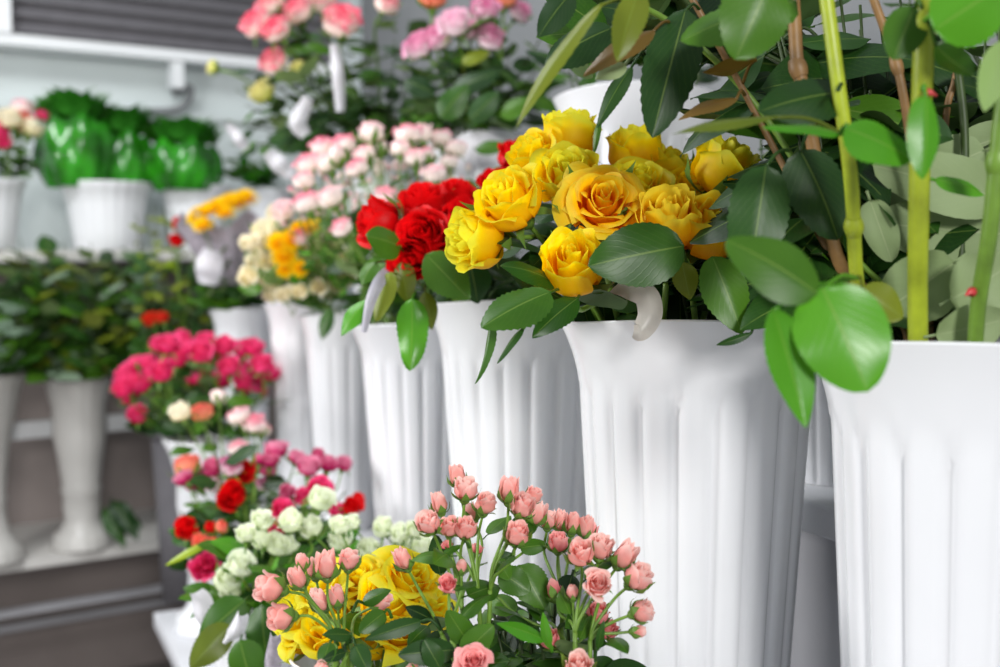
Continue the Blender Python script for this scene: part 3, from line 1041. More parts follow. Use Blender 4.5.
hero_leaf(RR[0], (391, 272, 1.05), (376, 322, 1.04), 24, (-0.5, -1, 0.1), 'leaf_olive', arch=0.04, attach=(415, 285, 1.1), blunt=0.6)
hero_leaf(RR[5], (402, 262, 1.06), (408, 302, 1.05), 24, (-0.3, -1, 0.1), 'leaf_olive', arch=0.04, attach=(420, 285, 1.1), blunt=0.6)
hero_leaf(RR[5], (425, 292, 1.05), (432, 330, 1.05), 20, (0.3, -1, 0.1), 'leaf_olive', arch=0.04, attach=(425, 285, 1.1))
hero_leaf(RR[0], (368, 300, 1.07), (341, 336, 1.06), 24, (-0.4, -0.9, 0.5), 'leaf_bright', arch=0.08, attach=(412, 280, 1.1))
hero_leaf(RR[0], (375, 262, 1.07), (362, 285, 1.06), 22, (-0.4, -0.9, 0.5), 'leaf', arch=0.08, attach=(400, 270, 1.1))
for k in range(6):
    x = 448 + 16 * k
    hero_leaf(RR[k], (x, 312, 1.18), (x + R.uniform(-10, 10), R.uniform(272, 282), 1.18), 24, (R.uniform(-.4, .4), -1, 0.2), 'leaf_dark', blunt=0.7)
# grey ribbon
g = Geo()
cl2 = curve([P(396, 268, 1.09), P(382, 278, 1.05), P(371, 300, 1.04), P(364, 332, 1.04)], 6)
def r2(a, b):
    i = int(round(b * (len(cl2) - 1))); p = cl2[i]
    t = cl2[min(len(cl2) - 1, i + 1)] - cl2[max(0, i - 1)]
    s = t.normalized().cross(V((0, -1, 0))).normalized()
    return p + s * (a - 0.5) * 0.0125 * (1 - 0.6 * b ** 3) + V((0, -0.003 * sin(pi * a), 0))
g.grid(r2, 4, len(cl2) - 1)
solid('ribbon_strip', g, [M['ribbon_grey']], 'grey ribbon strip hanging left of the red roses', 'ribbon')
for k in range(6):
    b = in_vase(v3, 0.15, 0.05)
    q = 2 * pi * k / 6
    leafy('rose_foliage_stem', 'dark leafy side shoot around the red rose stems', b, v3 + V((cos(q) * 0.08, sin(q) * 0.07, R.uniform(0.0, 0.06))), 7, 0.05, 'leaf_dark', 'greenery', 'dark shoots in the red rose vase', bend=0.01)

# ================================================================== WHITE-PINK + CREAM SPRAYS (V4, V6, V5)
def vb(c, dx=0.0, dep=0.12):
    return c + V((dx + R.uniform(-0.015, 0.015), R.uniform(-0.03, 0.03), -dep))
GW = 'white and pink spray roses'
spray('spray_rose', 'white and pink spray rose cluster at the top middle of the bunch', vb(v4), [(371, 134, 1.62, 14, 'small'), (345, 145, 1.65, 13, 'small'), (365, 154, 1.6, 11, 'small'), (358, 168, 1.58, 12, 'small'), (380, 148, 1.63, 8, 'bud')], 'white_pink', GW, 7, 0.045, sr=0.002)
spray('spray_rose', 'white and pink spray rose cluster at the top left of the bunch', vb(v4, -0.03), [(323, 147, 1.66, 13, 'small'), (308, 164, 1.63, 13, 'small'), (328, 164, 1.62, 13, 'small'), (305, 181, 1.6, 12, 'small'), (338, 156, 1.6, 9, 'bud')], 'white_pink', GW, 8, 0.045, sr=0.002)
spray('spray_rose', 'white and pink spray rose cluster right above the red roses', vb(v4, 0.03), [(408, 136, 1.62, 14, 'small'), (422, 134, 1.68, 12, 'small'), (414, 158, 1.6, 12, 'small'), (434, 174, 1.55, 12, 'small'), (400, 150, 1.6, 10, 'small')], 'white_pink', GW, 7, 0.045, sr=0.002)
spray('spray_rose', 'white and pink spray rose cluster furthest right beside white paper', vb(v4, 0.05), [(441, 140, 1.7, 12, 'small'), (455, 150, 1.68, 11, 'small'), (448, 163, 1.66, 9, 'small'), (428, 156, 1.66, 8, 'bud')], 'white_pink', GW, 6, 0.045, sr=0.002)
spray('spray_rose', 'white and pink spray rose pair hanging low left of the red roses', vb(v4, -0.02), [(330, 198, 1.55, 14, 'small'), (307, 203, 1.58, 14, 'small'), (342, 228, 1.52, 12, 'small'), (385, 196, 1.56, 11, 'small'), (388, 208, 1.54, 9, 'small')], 'white_pink', GW, 9, 0.045, sr=0.002)
spray('spray_rose', 'white and pink spray rose blooms beside the golden flowers', vb(v6), [(283, 212, 1.78, 12, 'small'), (301, 236, 1.76, 12, 'small'), (318, 214, 1.8, 8, 'bud')], 'white_pink', GW, 6, 0.05, sr=0.002)
GC = 'cream spray roses'
cr = [((272, 226), (257, 250), (250, 243), (262, 232), (280, 214)), ((248, 276), (268, 262), (262, 240), (254, 264), (270, 280)), ((285, 294), (300, 291), (318, 287), (272, 292), (296, 280)), ((322, 263), (332, 272), (312, 275), (306, 256), (318, 252)), ((350, 272), (340, 282), (336, 250), (352, 258), (330, 290)), ((322, 241), (330, 254), (346, 262), (308, 246), (338, 238))]
crl = ['cream spray rose cluster at the upper left edge', 'cream spray rose cluster low at the left edge', 'cream spray rose cluster just above the narrow vase rim', 'large cream spray rose cluster in the middle right of the golden flowers', 'small cream spray rose cluster low beside the ribbon strip', 'greenish cream spray rose cluster under the pink and white bloom']
for (hs, lb) in zip(cr, crl):
    spray('spray_rose', lb, vb(v5), [(x, y, 1.84 + R.uniform(-0.10, 0.08), R.uniform(8.5, 12), 'small') for x, y in hs], 'cream', GC, 12, 0.045, ['leaf', 'leaf_bright', 'leaf'], sr=0.002)
spray('golden_daisy_stem', 'golden yellow flower cluster among the cream spray roses', vb(v5), [(278, 243, 1.76, 10, 'mum'), (292, 240, 1.76, 11, 'mum'), (284, 256, 1.76, 11, 'mum'), (284, 268, 1.76, 9, 'mum'), (300, 268, 1.76, 8, 'mum'), (312, 226, 1.76, 9, 'mum'), (299, 228, 1.76, 8, 'mum')], 'gold', None, 6, 0.04, cat='flower', calyx=False)
for k in range(7):
    leafy('rose_foliage_stem', 'fresh green leafy shoot around the cream and pink spray roses', vb([v5, v6, v4][k % 3]), P(270 + 30 * k, R.uniform(215, 290), 1.62 + 0.3 * ((k * 7) % 3) / 3), 11, 0.045, ['leaf', 'leaf_bright'], 'greenery', 'green shoots among the spray roses', 'stem')
# fine light green twigs with tiny white buds between the spray roses
for k, (x, y) in enumerate([(300, 195), (320, 185), (345, 180), (360, 190), (375, 175), (395, 170), (410, 175), (425, 190), (440, 180), (455, 178), (385, 160), (345, 210), (360, 225), (330, 215), (400, 195), (350, 240), (310, 220), (290, 225)]):
    yy = 1.70 + R.uniform(-0.08, 0.1)
    root = spray('filler_twig', 'light green twig with tiny white buds between the white and pink roses', vb(v4 if x > 330 else v6), [(x + R.uniform(-14, 14), y + R.uniform(-14, 10), yy, R.uniform(2.2, 3.6), 'bud') for _ in range(7)], 'white_pink', 'budding twigs among the white and pink roses', 11, 0.028, ['leaf_bright', 'leaf', 'leaf'], sr=0.0012, cat='filler flower', calyx=False)
for k in range(10):
    leafy('rose_foliage_stem', 'green leafy shoot low behind the red roses', vb(v4), P(340 + 13 * k, R.uniform(190, 270), 1.66 + R.uniform(-.06, .1)), 10, 0.045, ['leaf', 'leaf_dark'], 'greenery', 'green shoots behind the red roses', 'stem')
x = thing('hanging_leaf_sprig', 'small sprig with one leaf hanging between the two narrow vases', 'leaf', P(330, 305, 1.75))
hero_leaf(x, (330, 309, 1.75), (322, 340, 1.74), 17, (-0.3, -1, 0.2), 'leaf', attach=(338, 298, 1.78))

# ================================================================== TOP TIER ROSES
GP = 'pink edged roses on the upper shelf'
Pl = [('pink edged rose furthest left on the upper shelf', (256, 24), 18, 'bicolor'), ('pink edged rose second from the left near the top', (276, 30), 17, 'bicolor'), ('pale pink edged rose at the upper photo edge', (297, 12), 17, 'bicolor'),
      ('big deep pink edged rose nearest the white strip', (341, 22), 22, 'bicolor'), ('pink edged rose cut by the top edge', (320, 0), 17, 'bicolor'), ('pink edged rose drooping low at the left', (274, 62), 17, 'bicolor'),
      ('pale lime cream rose lowest at the left', (262, 92), 15, 'limecream'), ('small pink edged rose between the two rose bunches', (387, 4), 15, 'bicolor'), ('lime cream rose peeking behind the drooping pink one', (298, 68), 9, 'limecream'), ('pink edged rose upper left at the very edge', (272, 2), 16, 'bicolor')]
for lb, (x, y), r, mt in Pl:
    yy = 2.08 + R.uniform(-0.08, 0.08)
    d = ((x - 330) / 120, -0.6, 0.7)
    rose('pink_edged_rose', lb, (x, y, yy), d, r * yy / F, b4 + V((R.uniform(-.03, .03), R.uniform(-.03, .03), -0.15)), mt, 'big', GP, 6, 0.065, ['leaf', 'leaf_dark'], 0.003)
GL = 'lilac roses on the upper shelf'
Ll = [('lilac white rose at the left of its bunch', (420, 46), 17), ('lilac white rose leaning on the leftmost one', (437, 38), 16), ('lilac white rose near the top with dark pink rim', (455, 24), 18), ('lilac white rose behind the top pair', (470, 30), 13),
      ('pale lilac rose at the right of the bunch', (490, 38), 16), ('pale lilac rose high at the right', (486, 10), 16), ('lilac rose cut by the top photo edge', (520, 12), 13)]
for lb, (x, y), r in Ll:
    yy = 1.82 + R.uniform(-0.06, 0.06)
    rose('lilac_rose', lb, (x, y, yy), ((x - 470) / 100, -0.6, 0.6), r * yy / F, b3 + V((R.uniform(-.03, .03), R.uniform(-.03, .03), -0.15)), 'lilac', 'big', GL, 5, 0.065, ['leaf', 'leaf_dark'], 0.003)
rose('coral_rose', 'coral orange rose at the top photo edge above the lilac roses', (432, -2, 1.85), (0, -0.3, 1), 0.028, b3 + V((0, 0, -.15)), 'coral', 'big', None, 2)
rose('coral_rose', 'coral orange rose at the top edge right of the lilac roses', (503, -2, 1.85), (0, -0.3, 1), 0.026, b3 + V((0.02, 0, -.15)), 'coral', 'big', None, 2)
# foliage of the upper bunches
fol = [(260, 75), (285, 95), (345, 60), (360, 80), (390, 70), (400, 120), (385, 140), (350, 150), (290, 170), (310, 160), (245, 105), (330, 60), (415, 60), (410, 20), (405, 90), (235, 90), (225, 120), (250, 120), (275, 130), (300, 150), (270, 160), (320, 110), (345, 95), (310, 80), (375, 70), (360, 120), (330, 140), (390, 100), (230, 150), (250, 165), (395, 40), (365, 40), (300, 105)]
for i, (x, y) in enumerate(fol):
    yy = 2.15 + R.uniform(-0.12, 0.15)
    leafy('rose_foliage_stem', 'dark leafy shoot hanging from the pink edged rose bunch', vb(b4), P(x, y, yy), 11, 0.066, ['leaf_dark', 'leaf', 'leaf_dark'], 'greenery', 'dark shoots of the upper left bunch', bend=0.04, droop=0.2)
fol2 = [(415, 70), (440, 60), (400, 110), (425, 150), (450, 145), (530, 90), (545, 60), (480, 60), (500, 75), (550, 20), (420, 90), (445, 105), (470, 85), (500, 95), (520, 110), (455, 70), (490, 130), (430, 125), (535, 80), (530, 50), (410, 105), (510, 60)]
for i, (x, y) in enumerate(fol2):
    yy = 1.80 + R.uniform(-0.10, 0.1)
    leafy('rose_foliage_stem', 'green leafy shoot under the lilac roses', vb(b3), P(x, y, yy), 9, 0.062, ['leaf', 'leaf', 'leaf', 'leaf_dark'], 'greenery', 'green shoots under the lilac roses', bend=0.03, droop=0.2)
hl = thing('broad_leaf_sprig', 'sprig of broad bright leaves in front of the lilac rose vase', 'greenery', b3 + V((0, -0.05, -0.1)))
for a, b_, w, mt in [((440, 118, 1.72), (468, 85, 1.72), 40, 'leaf'), ((452, 92, 1.75), (500, 72, 1.75), 34, 'leaf_dark'), ((470, 120, 1.7), (500, 92, 1.7), 34, 'leaf_dark'), ((475, 150, 1.68), (512, 145, 1.68), 22, 'leaf'), ((405, 80, 1.75), (435, 95, 1.74), 34, 'leaf_dark'), ((462, 62, 1.76), (490, 52, 1.76), 22, 'leaf_olive'), ((500, 115, 1.7), (535, 100, 1.7), 30, 'leaf')]:
    hero_leaf(hl, a, b_, w * 0.72, (R.uniform(-.3, .3), -1, 0.5), mt, attach=(472, 150, 1.9), blunt=0.65)
# white paper tags
def paper(label, pts, w, y, mat='paper', name='paper_tag', cat='paper'):
    g = Geo()
    c = curve([P(a, b, y + 0.01 * k) for k, (a, b) in enumerate(pts)], 6)
    def fn(a, b):
        i = int(round(b * (len(c) - 1))); p = c[i]
        t = c[min(len(c) - 1, i + 1)] - c[max(0, i - 1)]
        s = t.normalized().cross(V((0, -1, 0))).normalized()
        ww = w * y / F * (0.55 + 0.6 * sin(pi * (0.1 + 0.8 * b)))
        return p + s * (a - 0.5) * ww + V((0, -0.012 * sin(pi * a) + 0.004 * sin(b * 9), 0))
    g.grid(fn, 6, len(c) - 1)
    solid(name, g, [M[mat]], label, cat)
paper('long narrow white paper strip hanging under the deep pink rose', [(334, 45), (338, 75), (340, 112)], 11, 2.0)
paper('white paper scrap hanging left of the white and pink spray roses', [(308, 98), (298, 122), (306, 136)], 15, 2.02)
paper('white folded paper scrap lowest on the upper left bunch', [(268, 152), (280, 165), (292, 176)], 15, 2.04)
paper('crumpled white paper beside the rightmost white and pink blooms', [(452, 172), (475, 150), (508, 158)], 34, 1.78)
paper('small white paper scrap at the left of the dark foliage', [(228, 125), (240, 140), (246, 150)], 10, 2.1)
rose('lime_bloom', 'small yellow green bloom sticking out at the far left top', (213, 68, 2.1), (-1, -0.2, 0.3), 0.014, b4 + V((-.03, 0, -.1)), 'limecream', 'small', None, 2, 0.05, 'leaf_dark', cat='flower')

# ================================================================== FUCHSIA BUNCH (u3)
GF = 'fuchsia spray roses in the footed vase'
fb = [(127, 375), (137, 366), (134, 384), (124, 388), (130, 398), (141, 386), (152, 374), (161, 372), (148, 362), (158, 344), (168, 345), (178, 358), (181, 340), (190, 348), (200, 352), (207, 341), (213, 350), (212, 358), (196, 378), (224, 346), (229, 367), (239, 367), (244, 350), (254, 348), (243, 383), (249, 372), (258, 376), (262, 364), (268, 372), (258, 391), (250, 392), (138, 415), (222, 380), (170, 358)]
flab = ['fuchsia spray rose leaning furthest left over the vase', 'fuchsia spray rose in the upper left of the bunch', 'fuchsia spray rose in the top middle of the bunch', 'fuchsia spray rose in the centre right of the bunch', 'fuchsia spray rose at the upper right of the bunch', 'fuchsia spray rose drooping at the right edge of the bunch']
groups = [[0, 1, 2, 3, 4, 31], [5, 6, 7, 8, 9, 10], [11, 12, 13, 14, 15, 33], [16, 17, 18, 19, 32], [20, 21, 22, 23, 25], [24, 26, 27, 28, 29, 30]]
for lb, gi in zip(flab, groups):
    spray('fuchsia_spray_rose', lb, vb(u3, 0, 0.1), [(fb[i][0], fb[i][1], 2.02 + R.uniform(-0.09, 0.09), R.uniform(9.5, 12.5), 'small') for i in gi], 'fuchsia', GF, 8, 0.05, ['leaf_dark', 'leaf'], sr=0.002)
for k, (x, y) in enumerate([(150, 400), (175, 395), (205, 400), (235, 402), (262, 400), (165, 425), (150, 432), (190, 415), (220, 395)]):
    leafy('rose_foliage_stem', 'dark leafy shoot below the fuchsia blooms', vb(u3, 0, 0.1), P(x, y, 2.0 + R.uniform(-.05, .05)), 9, 0.05, ['leaf_dark', 'leaf_dark', 'leaf'], 'greenery', 'dark shoots below the fuchsia blooms', bend=0.02)
# ================================================================== MIXED BUNCH (c5)
def mix(label, heads, name='mixed_spray_rose', leaves=7, mat='magenta', y=1.5, grp='magenta and red roses at lower left', base=None, lm=('leaf', 'leaf_dark')):
    spray(name, label, base or vb(c5), [(h[0], h[1], y + R.uniform(-0.06, 0.06), h[2], h[4] if len(h) > 4 else 'small', None, h[3]) for h in heads], mat, grp, leaves, 0.045, list(lm))
mix('apricot and cream bloom pair between the fuchsia bunch and the mixed roses', [(181, 412, 12, 'cream'), (201, 413, 12, 'coral'), (219, 398, 9, 'white_pink')], y=1.68, leaves=3, lm=('leaf',))
mix('white blooms with pink edges just below the fuchsia bunch', [(240, 417, 12, 'white_pink'), (254, 424, 12, 'white_pink'), (262, 430, 9, 'bicolor'), (238, 447, 9, 'white_pink')], y=1.66, leaves=3, lm=('leaf',))
mix('pale lilac bloom pair near a wide coral bloom', [(187, 467, 15, 'coral'), (196, 481, 14, 'magenta'), (184, 478, 10, 'magenta'), (213, 468, 11, 'magenta')], y=1.56)
mix('magenta blooms round the red one at the upper left', [(231, 467, 12, 'lilac'), (216, 485, 9, 'lilac'), (238, 449, 10, 'white_pink'), (260, 460, 8, 'magenta'), (268, 470, 9, 'magenta')], y=1.54)
mix('pink magenta blooms at the top middle of the mixed roses', [(277, 450, 12, 'magenta'), (270, 461, 9, 'magenta'), (297, 458, 9, 'magenta'), (264, 484, 8, 'lilac')], y=1.52)
mix('pair of magenta blooms furthest right in front of a white vase', [(308, 467, 12, 'magenta'), (328, 464, 11, 'magenta'), (344, 464, 9, 'magenta'), (318, 454, 7, 'magenta')], y=1.5)
mix('crimson blooms behind the greenish white roses', [(318, 491, 14, 'fuchsia'), (302, 497, 10, 'fuchsia'), (352, 507, 11, 'red'), (337, 510, 9, 'fuchsia'), (358, 500, 7, 'red')], y=1.42)
mix('magenta bloom cluster between the greenish white roses', [(281, 510, 12, 'fuchsia'), (278, 531, 10, 'fuchsia'), (288, 492, 8, 'magenta')], y=1.42)
mix('large fuchsia bloom low at the left', [(205, 566, 15, 'fuchsia'), (212, 593, 8, 'fuchsia'), (214, 545, 8, 'coral'), (200, 540, 8, 'coral')], y=1.36)
mix('small coral buds at the left of the mixed roses', [(212, 528, 7, 'red', 'bud'), (222, 527, 7, 'coral', 'bud'), (222, 545, 8, 'red', 'bud'), (235, 550, 7, 'coral', 'bud')], y=1.38)
for lb, (x, y), r, yy in [('round red rose in the middle of the mixed bunch', (233, 496), 15, 1.46), ('red rose above the round red one', (244, 470), 14, 1.5), ('red rose furthest left in the mixed bunch', (187, 530), 12, 1.42)]:
    rose('red_rose', lb, (x, y, yy), (-0.1, -0.8, 0.5), r * yy / F, vb(c5), 'red', 'small', None, 4, 0.045, ['leaf', 'leaf_dark'])
for k, (x, y) in enumerate([(180, 500), (200, 510), (250, 500), (260, 530), (300, 480), (200, 560), (240, 560), (330, 490), (180, 555), (215, 440), (290, 470), (345, 480), (190, 490)]):
    leafy('rose_foliage_stem', 'leafy shoot between the magenta and red roses', vb(c5, 0, 0.1), P(x, y + 12, 1.5 + R.uniform(-.05, .05)), 9, 0.048, ['leaf_dark', 'leaf'], 'greenery', 'shoots between the magenta and red roses', bend=0.02)
# ================================================================== GREENISH WHITE SPRAYS (c4)
GG = 'greenish white spray roses'
gw = [('greenish white spray rose leaning left over the vase', [(240, 565, 14), (228, 580, 15), (232, 592, 10)]),
      ('greenish white spray rose cluster in the middle left', [(261, 520, 11), (262, 540, 11), (246, 534, 10), (277, 545, 12)]),
      ('greenish white spray rose cluster in the centre with ruffled blooms', [(292, 521, 13), (311, 528, 12), (287, 545, 11), (320, 499, 13)]),
      ('greenish white spray rose cluster right of the centre', [(340, 540, 12), (340, 525, 10), (370, 550, 12), (353, 522, 8)]),
      ('greenish white spray rose cluster furthest right behind the yellow roses', [(383, 528, 11), (400, 534, 11), (404, 548, 12), (422, 545, 11), (428, 556, 10), (415, 530, 9)])]
for lb, hs in gw:
    spray('greenish_white_spray_rose', lb, vb(c4, 0, 0.1), [(x, y, 1.15 + R.uniform(-.05, .05), r * 1.05, 'small', (R.uniform(-.5, .5), -0.45, 0.9)) for x, y, r in hs], 'greenwhite', GG, 7, 0.042, ['leaf', 'leaf_bright'])
lf = thing('rose_leaf_sprig', 'sprig of broad green leaves hanging over the lower left vase', 'greenery', vb(c4, 0, 0.05))
for a, b_, w, mt in [((245, 600, 1.1), (200, 640, 1.08), 40, 'leaf'), ((262, 605, 1.08), (268, 662, 1.06), 44, 'leaf'), ((230, 625, 1.08), (190, 668, 1.06), 34, 'leaf_olive'), ((275, 600, 1.1), (300, 640, 1.08), 40, 'leaf_dark'), ((240, 640, 1.05), (255, 690, 1.04), 40, 'leaf'), ((350, 515, 1.2), (345, 545, 1.2), 24, 'leaf_bright'), ((215, 540, 1.2), (165, 566, 1.2), 8, 'leaf_lime')]:
    hero_leaf(lf, a, b_, w, (R.uniform(-.3, .3), -1, 0.4), mt, attach=(255, 600, 1.2), blunt=0.65)
paper('grey white lace ribbon at the bottom left of the front flowers', [(276, 632), (274, 660), (272, 700)], 15, 0.98, 'netting', 'lace_ribbon', 'ribbon')
paper('white lace wrap edge on the lower left vase', [(196, 590), (206, 612), (214, 640)], 20, 1.12, 'paper', 'lace_wrap', 'paper')
paper('white paper triangle hanging under the greenish white roses', [(243, 612), (238, 628), (226, 640)], 14, 1.06)
for k, (x, y) in enumerate([(230, 610), (255, 590), (300, 570), (330, 560), (270, 570), (380, 565), (240, 545), (300, 600), (285, 640)]):
    leafy('rose_foliage_stem', 'leafy shoot below the greenish white roses', vb(c4, 0, 0.1), P(x, y, 1.2), 9, 0.045, ['leaf_dark', 'leaf', 'leaf_bright'], 'greenery', 'shoots below the greenish white roses', bend=0.02)
# ================================================================== LOW YELLOW ROSES (c1)
GLY = 'low yellow roses in the small vase'
ly = [('low yellow rose at the far left behind the salmon blooms', (302, 610)), ('low yellow rose second from left on the rim', (322, 588)), ('low yellow rose in the middle left of the small vase', (352, 608)), ('low yellow rose at the top middle of the small vase', (362, 580)),
      ('low yellow rose in the very middle of the small vase', (388, 600)), ('low yellow rose at the top right of the small vase', (410, 578)), ('low yellow rose at the right beside the salmon stems', (425, 605)), ('low yellow rose lowest at the rim front', (400, 630)), ('low yellow rose low at the left rim', (330, 628)), ('low yellow rose hanging over the left rim edge', (304, 630)), ('low yellow rose low between the two salmon groups', (372, 634))]
for i, (lb, (x, y)) in enumerate(ly):
    yy = 0.87 + R.uniform(-0.03, 0.04)
    rose('yellow_rose', lb, (x, y, yy), ((x - 375) / 90, -0.5, 0.8), 0.027, c1 + V((R.uniform(-.03, .03), R.uniform(-.03, .03), -.15)), 'yellow', 'open' if i % 2 else 'big', GLY, 3, 0.04)

# ================================================================== SALMON SPRAY ROSES (front)
GS = 'salmon pink spray roses at the front'
Bl = c3 + V((0, 0, -0.08)); Br = c2 + V((0, 0, -0.08))
def sp(label, base, heads, **kw):
    return spray('salmon_spray_rose', label, base, heads, 'pink', GS, kw.pop('leaves', 2), kw.pop('L', 0.03), kw.pop('lmat', 'leaf'), kw.pop('sr', 0.0019), **kw)
s1 = sp('salmon spray rose reaching furthest left over the yellow roses', Bl, [(270, 587, 0.71, 16, 'half', (-0.8, -0.35, 0.35)), (281, 616, 0.70, 14.5, 'half', (-0.85, -0.4, 0.15)), (298, 579, 0.72, 9.5, 'tight', (-0.35, -0.2, 0.8)), (302, 562, 0.73, 7.5, 'bud', (-0.15, 0, 1))], jpos=(336, 640, 0.70), leaves=0)
s2 = sp('salmon spray rose with two upright blooms above the low yellow roses', Bl + V((0.01, 0.01, 0)), [(327, 566, 0.72, 12, 'tight', (0.0, -0.15, 1)), (349, 560, 0.73, 11.5, 'half', (0.1, -0.1, 1)), (314, 569, 0.76, 9, 'tight', (-0.2, 0, 1)), (320, 601, 0.74, 10, 'tight', (-0.4, -0.2, 0.8)), (337, 597, 0.73, 9, 'tight', (-0.05, -0.1, 1))], jpos=(345, 650, 0.70), leaves=0)
s3 = sp('salmon spray rose single bloom lying before the middle yellow roses', Bl + V((0.012, 0, 0)), [(381, 602, 0.75, 9, 'tight', (0.7, -0.3, 0.5)), (322, 668, 0.68, 8, 'small', (-0.6, -0.5, 0.5))], jpos=(352, 655, 0.70), leaves=0)
s4 = sp('salmon bud stem crossing the right of the low yellow roses', Br + V((-0.03, 0, 0)), [(403, 560, 0.735, 9.5, 'tight', (-0.45, -0.1, 0.9))], jpos=(442, 635, 0.71), leaves=0)
s5 = sp('salmon spray rose tallest cluster at the upper left', Br + V((-0.02, 0.0, 0)), [(465, 489, 0.74, 13, 'half', (0.05, -0.2, 1)), (457, 477, 0.77, 9, 'tight', (-0.2, 0, 1)), (439, 504, 0.77, 9, 'tight', (-0.25, 0, 1)), (485, 504, 0.75, 12, 'half', (0.2, -0.2, 1)), (472, 513, 0.78, 8, 'tight')], jpos=(478, 590, 0.735), leaves=2)
s6 = sp('salmon spray rose trio facing front at the left of the cluster', Br + V((-0.025, -0.01, 0)), [(429, 523, 0.715, 13, 'half', (-0.25, -0.5, 0.8)), (449, 527, 0.725, 11, 'half', (-0.05, -0.4, 0.9)), (465, 528, 0.72, 12, 'half', (0.15, -0.4, 0.9)), (447, 545, 0.75, 6, 'small', None, 'hotpink'), (476, 549, 0.76, 7, 'small', None, 'hotpink')], jpos=(462, 610, 0.72), leaves=2)
s7 = sp('salmon spray rose with a single small deep pink front bloom', Br + V((-0.02, -0.015, 0)), [(448, 584, 0.695, 9.5, 'small', (0.0, -0.7, 0.7), 'hotpink'), (462, 567, 0.72, 6.5, 'bud', (0.05, 0, 1)), (458, 622, 0.72, 6, 'small', (0, -0.5, 0.8), 'hotpink')], jpos=(452, 640, 0.70), leaves=3)
s8 = sp('salmon spray rose cluster at the top middle with green sepals', Br + V((-0.01, 0.01, 0)), [(510, 491, 0.74, 11, 'tight', (0.1, 0, 1)), (523, 506, 0.735, 13, 'half', (0.35, -0.3, 0.9)), (533, 495, 0.75, 9, 'half', (0.4, -0.1, 0.9)), (517, 534, 0.72, 13, 'half', (0.15, -0.35, 0.9)), (537, 514, 0.77, 10, 'tight', (0.3, 0, 1))], jpos=(490, 590, 0.735), leaves=3)
s9 = sp('salmon spray rose row of small blooms against the shaded vase', Br + V((0.01, 0.02, 0)), [(548, 520, 0.78, 10, 'half', (0.1, -0.1, 1)), (560, 521, 0.79, 8.5, 'tight', (0.05, 0, 1)), (572, 524, 0.78, 9, 'tight', (0.1, 0, 1)), (586, 528, 0.78, 9, 'tight', (0.2, 0, 1)), (591, 532, 0.81, 7, 'tight', (0.3, 0, 1), 'hotpink'), (558, 543, 0.75, 11, 'half', (0.0, -0.2, 1), 'hotpink')], jpos=(562, 610, 0.745), leaves=3)
s10 = sp('salmon spray rose with the two biggest blooms at the right', Br + V((0.01, -0.01, 0)), [(580, 553, 0.705, 14.5, 'half', (-0.1, -0.55, 0.8)), (601, 548, 0.72, 14, 'half', (0.15, -0.3, 0.95)), (598, 584, 0.69, 16, 'big', (0.05, -0.75, 0.6)), (572, 593, 0.71, 7, 'bud', (-0.1, -0.1, 1)), (555, 592, 0.74, 9, 'tight', None, 'hotpink')], jpos=(575, 632, 0.70), leaves=3)
s11 = sp('salmon spray rose reaching furthest right before the shaded vase', Br + V((0.02, -0.01, 0)), [(624, 556, 0.715, 12, 'tight', (0.45, -0.2, 0.8)), (638, 577, 0.70, 15, 'half', (0.6, -0.3, 0.7)), (642, 611, 0.695, 12.5, 'half', (0.85, -0.2, 0.4)), (638, 631, 0.70, 7, 'bud', (0.95, 0, 0.1))], jpos=(590, 640, 0.70), leaves=1)
s12 = sp('salmon spray rose of deeper pink blooms low between the right branches', Br + V((0.02, 0.01, 0)), [(597, 613, 0.73, 12, 'half', (0.1, -0.5, 0.8), 'hotpink'), (608, 630, 0.74, 10, 'half', (0.2, -0.5, 0.7), 'hotpink'), (549, 639, 0.72, 11, 'half', (-0.2, -0.5, 0.8), 'hotpink'), (493, 591, 0.77, 6, 'small', None, 'hotpink'), (535, 577, 0.78, 7, 'small', None, 'hotpink')], jpos=(570, 655, 0.725), leaves=4)
s13 = sp('salmon spray rose wide open bloom at the bottom photo edge', Br + V((-0.02, -0.02, 0)), [(474, 661, 0.665, 18, 'open', (0.0, -0.7, 0.7), 'hotpink'), (412, 669, 0.70, 7, 'small')], jpos=(490, 700, 0.68), leaves=1)
s14 = sp('salmon spray rose pale bloom cut by the bottom edge', Br + V((0.01, -0.03, 0)), [(578, 666, 0.67, 15, 'half', (0.0, -0.6, 0.8))], jpos=(565, 700, 0.68), leaves=0)
# leaves of the sprays as the photo shows them
hero_leaf(s3, (362, 603, 0.74), (391, 590, 0.735), 17, (-0.2, -0.9, 0.6), 'leaf', attach=(352, 612, 0.72))
hero_leaf(s3, (385, 612, 0.72), (359, 633, 0.71), 22, (-0.2, -1, 0.4), 'leaf', attach=(392, 618, 0.72), blunt=0.65)
hero_leaf(s4, (422, 621, 0.71), (364, 640, 0.70), 19, (0.1, -0.9, 0.6), 'leaf_dark', attach=(441, 630, 0.71))
hero_leaf(s4, (432, 620, 0.72), (405, 607, 0.71), 17, (0.1, -0.9, 0.6), 'leaf_dark', attach=(440, 628, 0.71))
hero_leaf(s2, (352, 635, 0.70), (322, 635, 0.69), 16, (0.1, -0.8, 0.8), 'leaf_dark', attach=(347, 645, 0.70))
hero_leaf(s2, (355, 645, 0.69), (368, 671, 0.68), 22, (0.1, -1, 0.3), 'leaf_dark', attach=(350, 642, 0.70), blunt=0.6)
hero_leaf(s1, (330, 642, 0.69), (322, 668, 0.68), 20, (-0.2, -1, 0.3), 'leaf', attach=(338, 645, 0.70), blunt=0.6)
hero_leaf(s1, (346, 652, 0.69), (322, 660, 0.68), 12, (-0.2, -1, 0.3), 'leaf_dark', attach=(345, 650, 0.70))
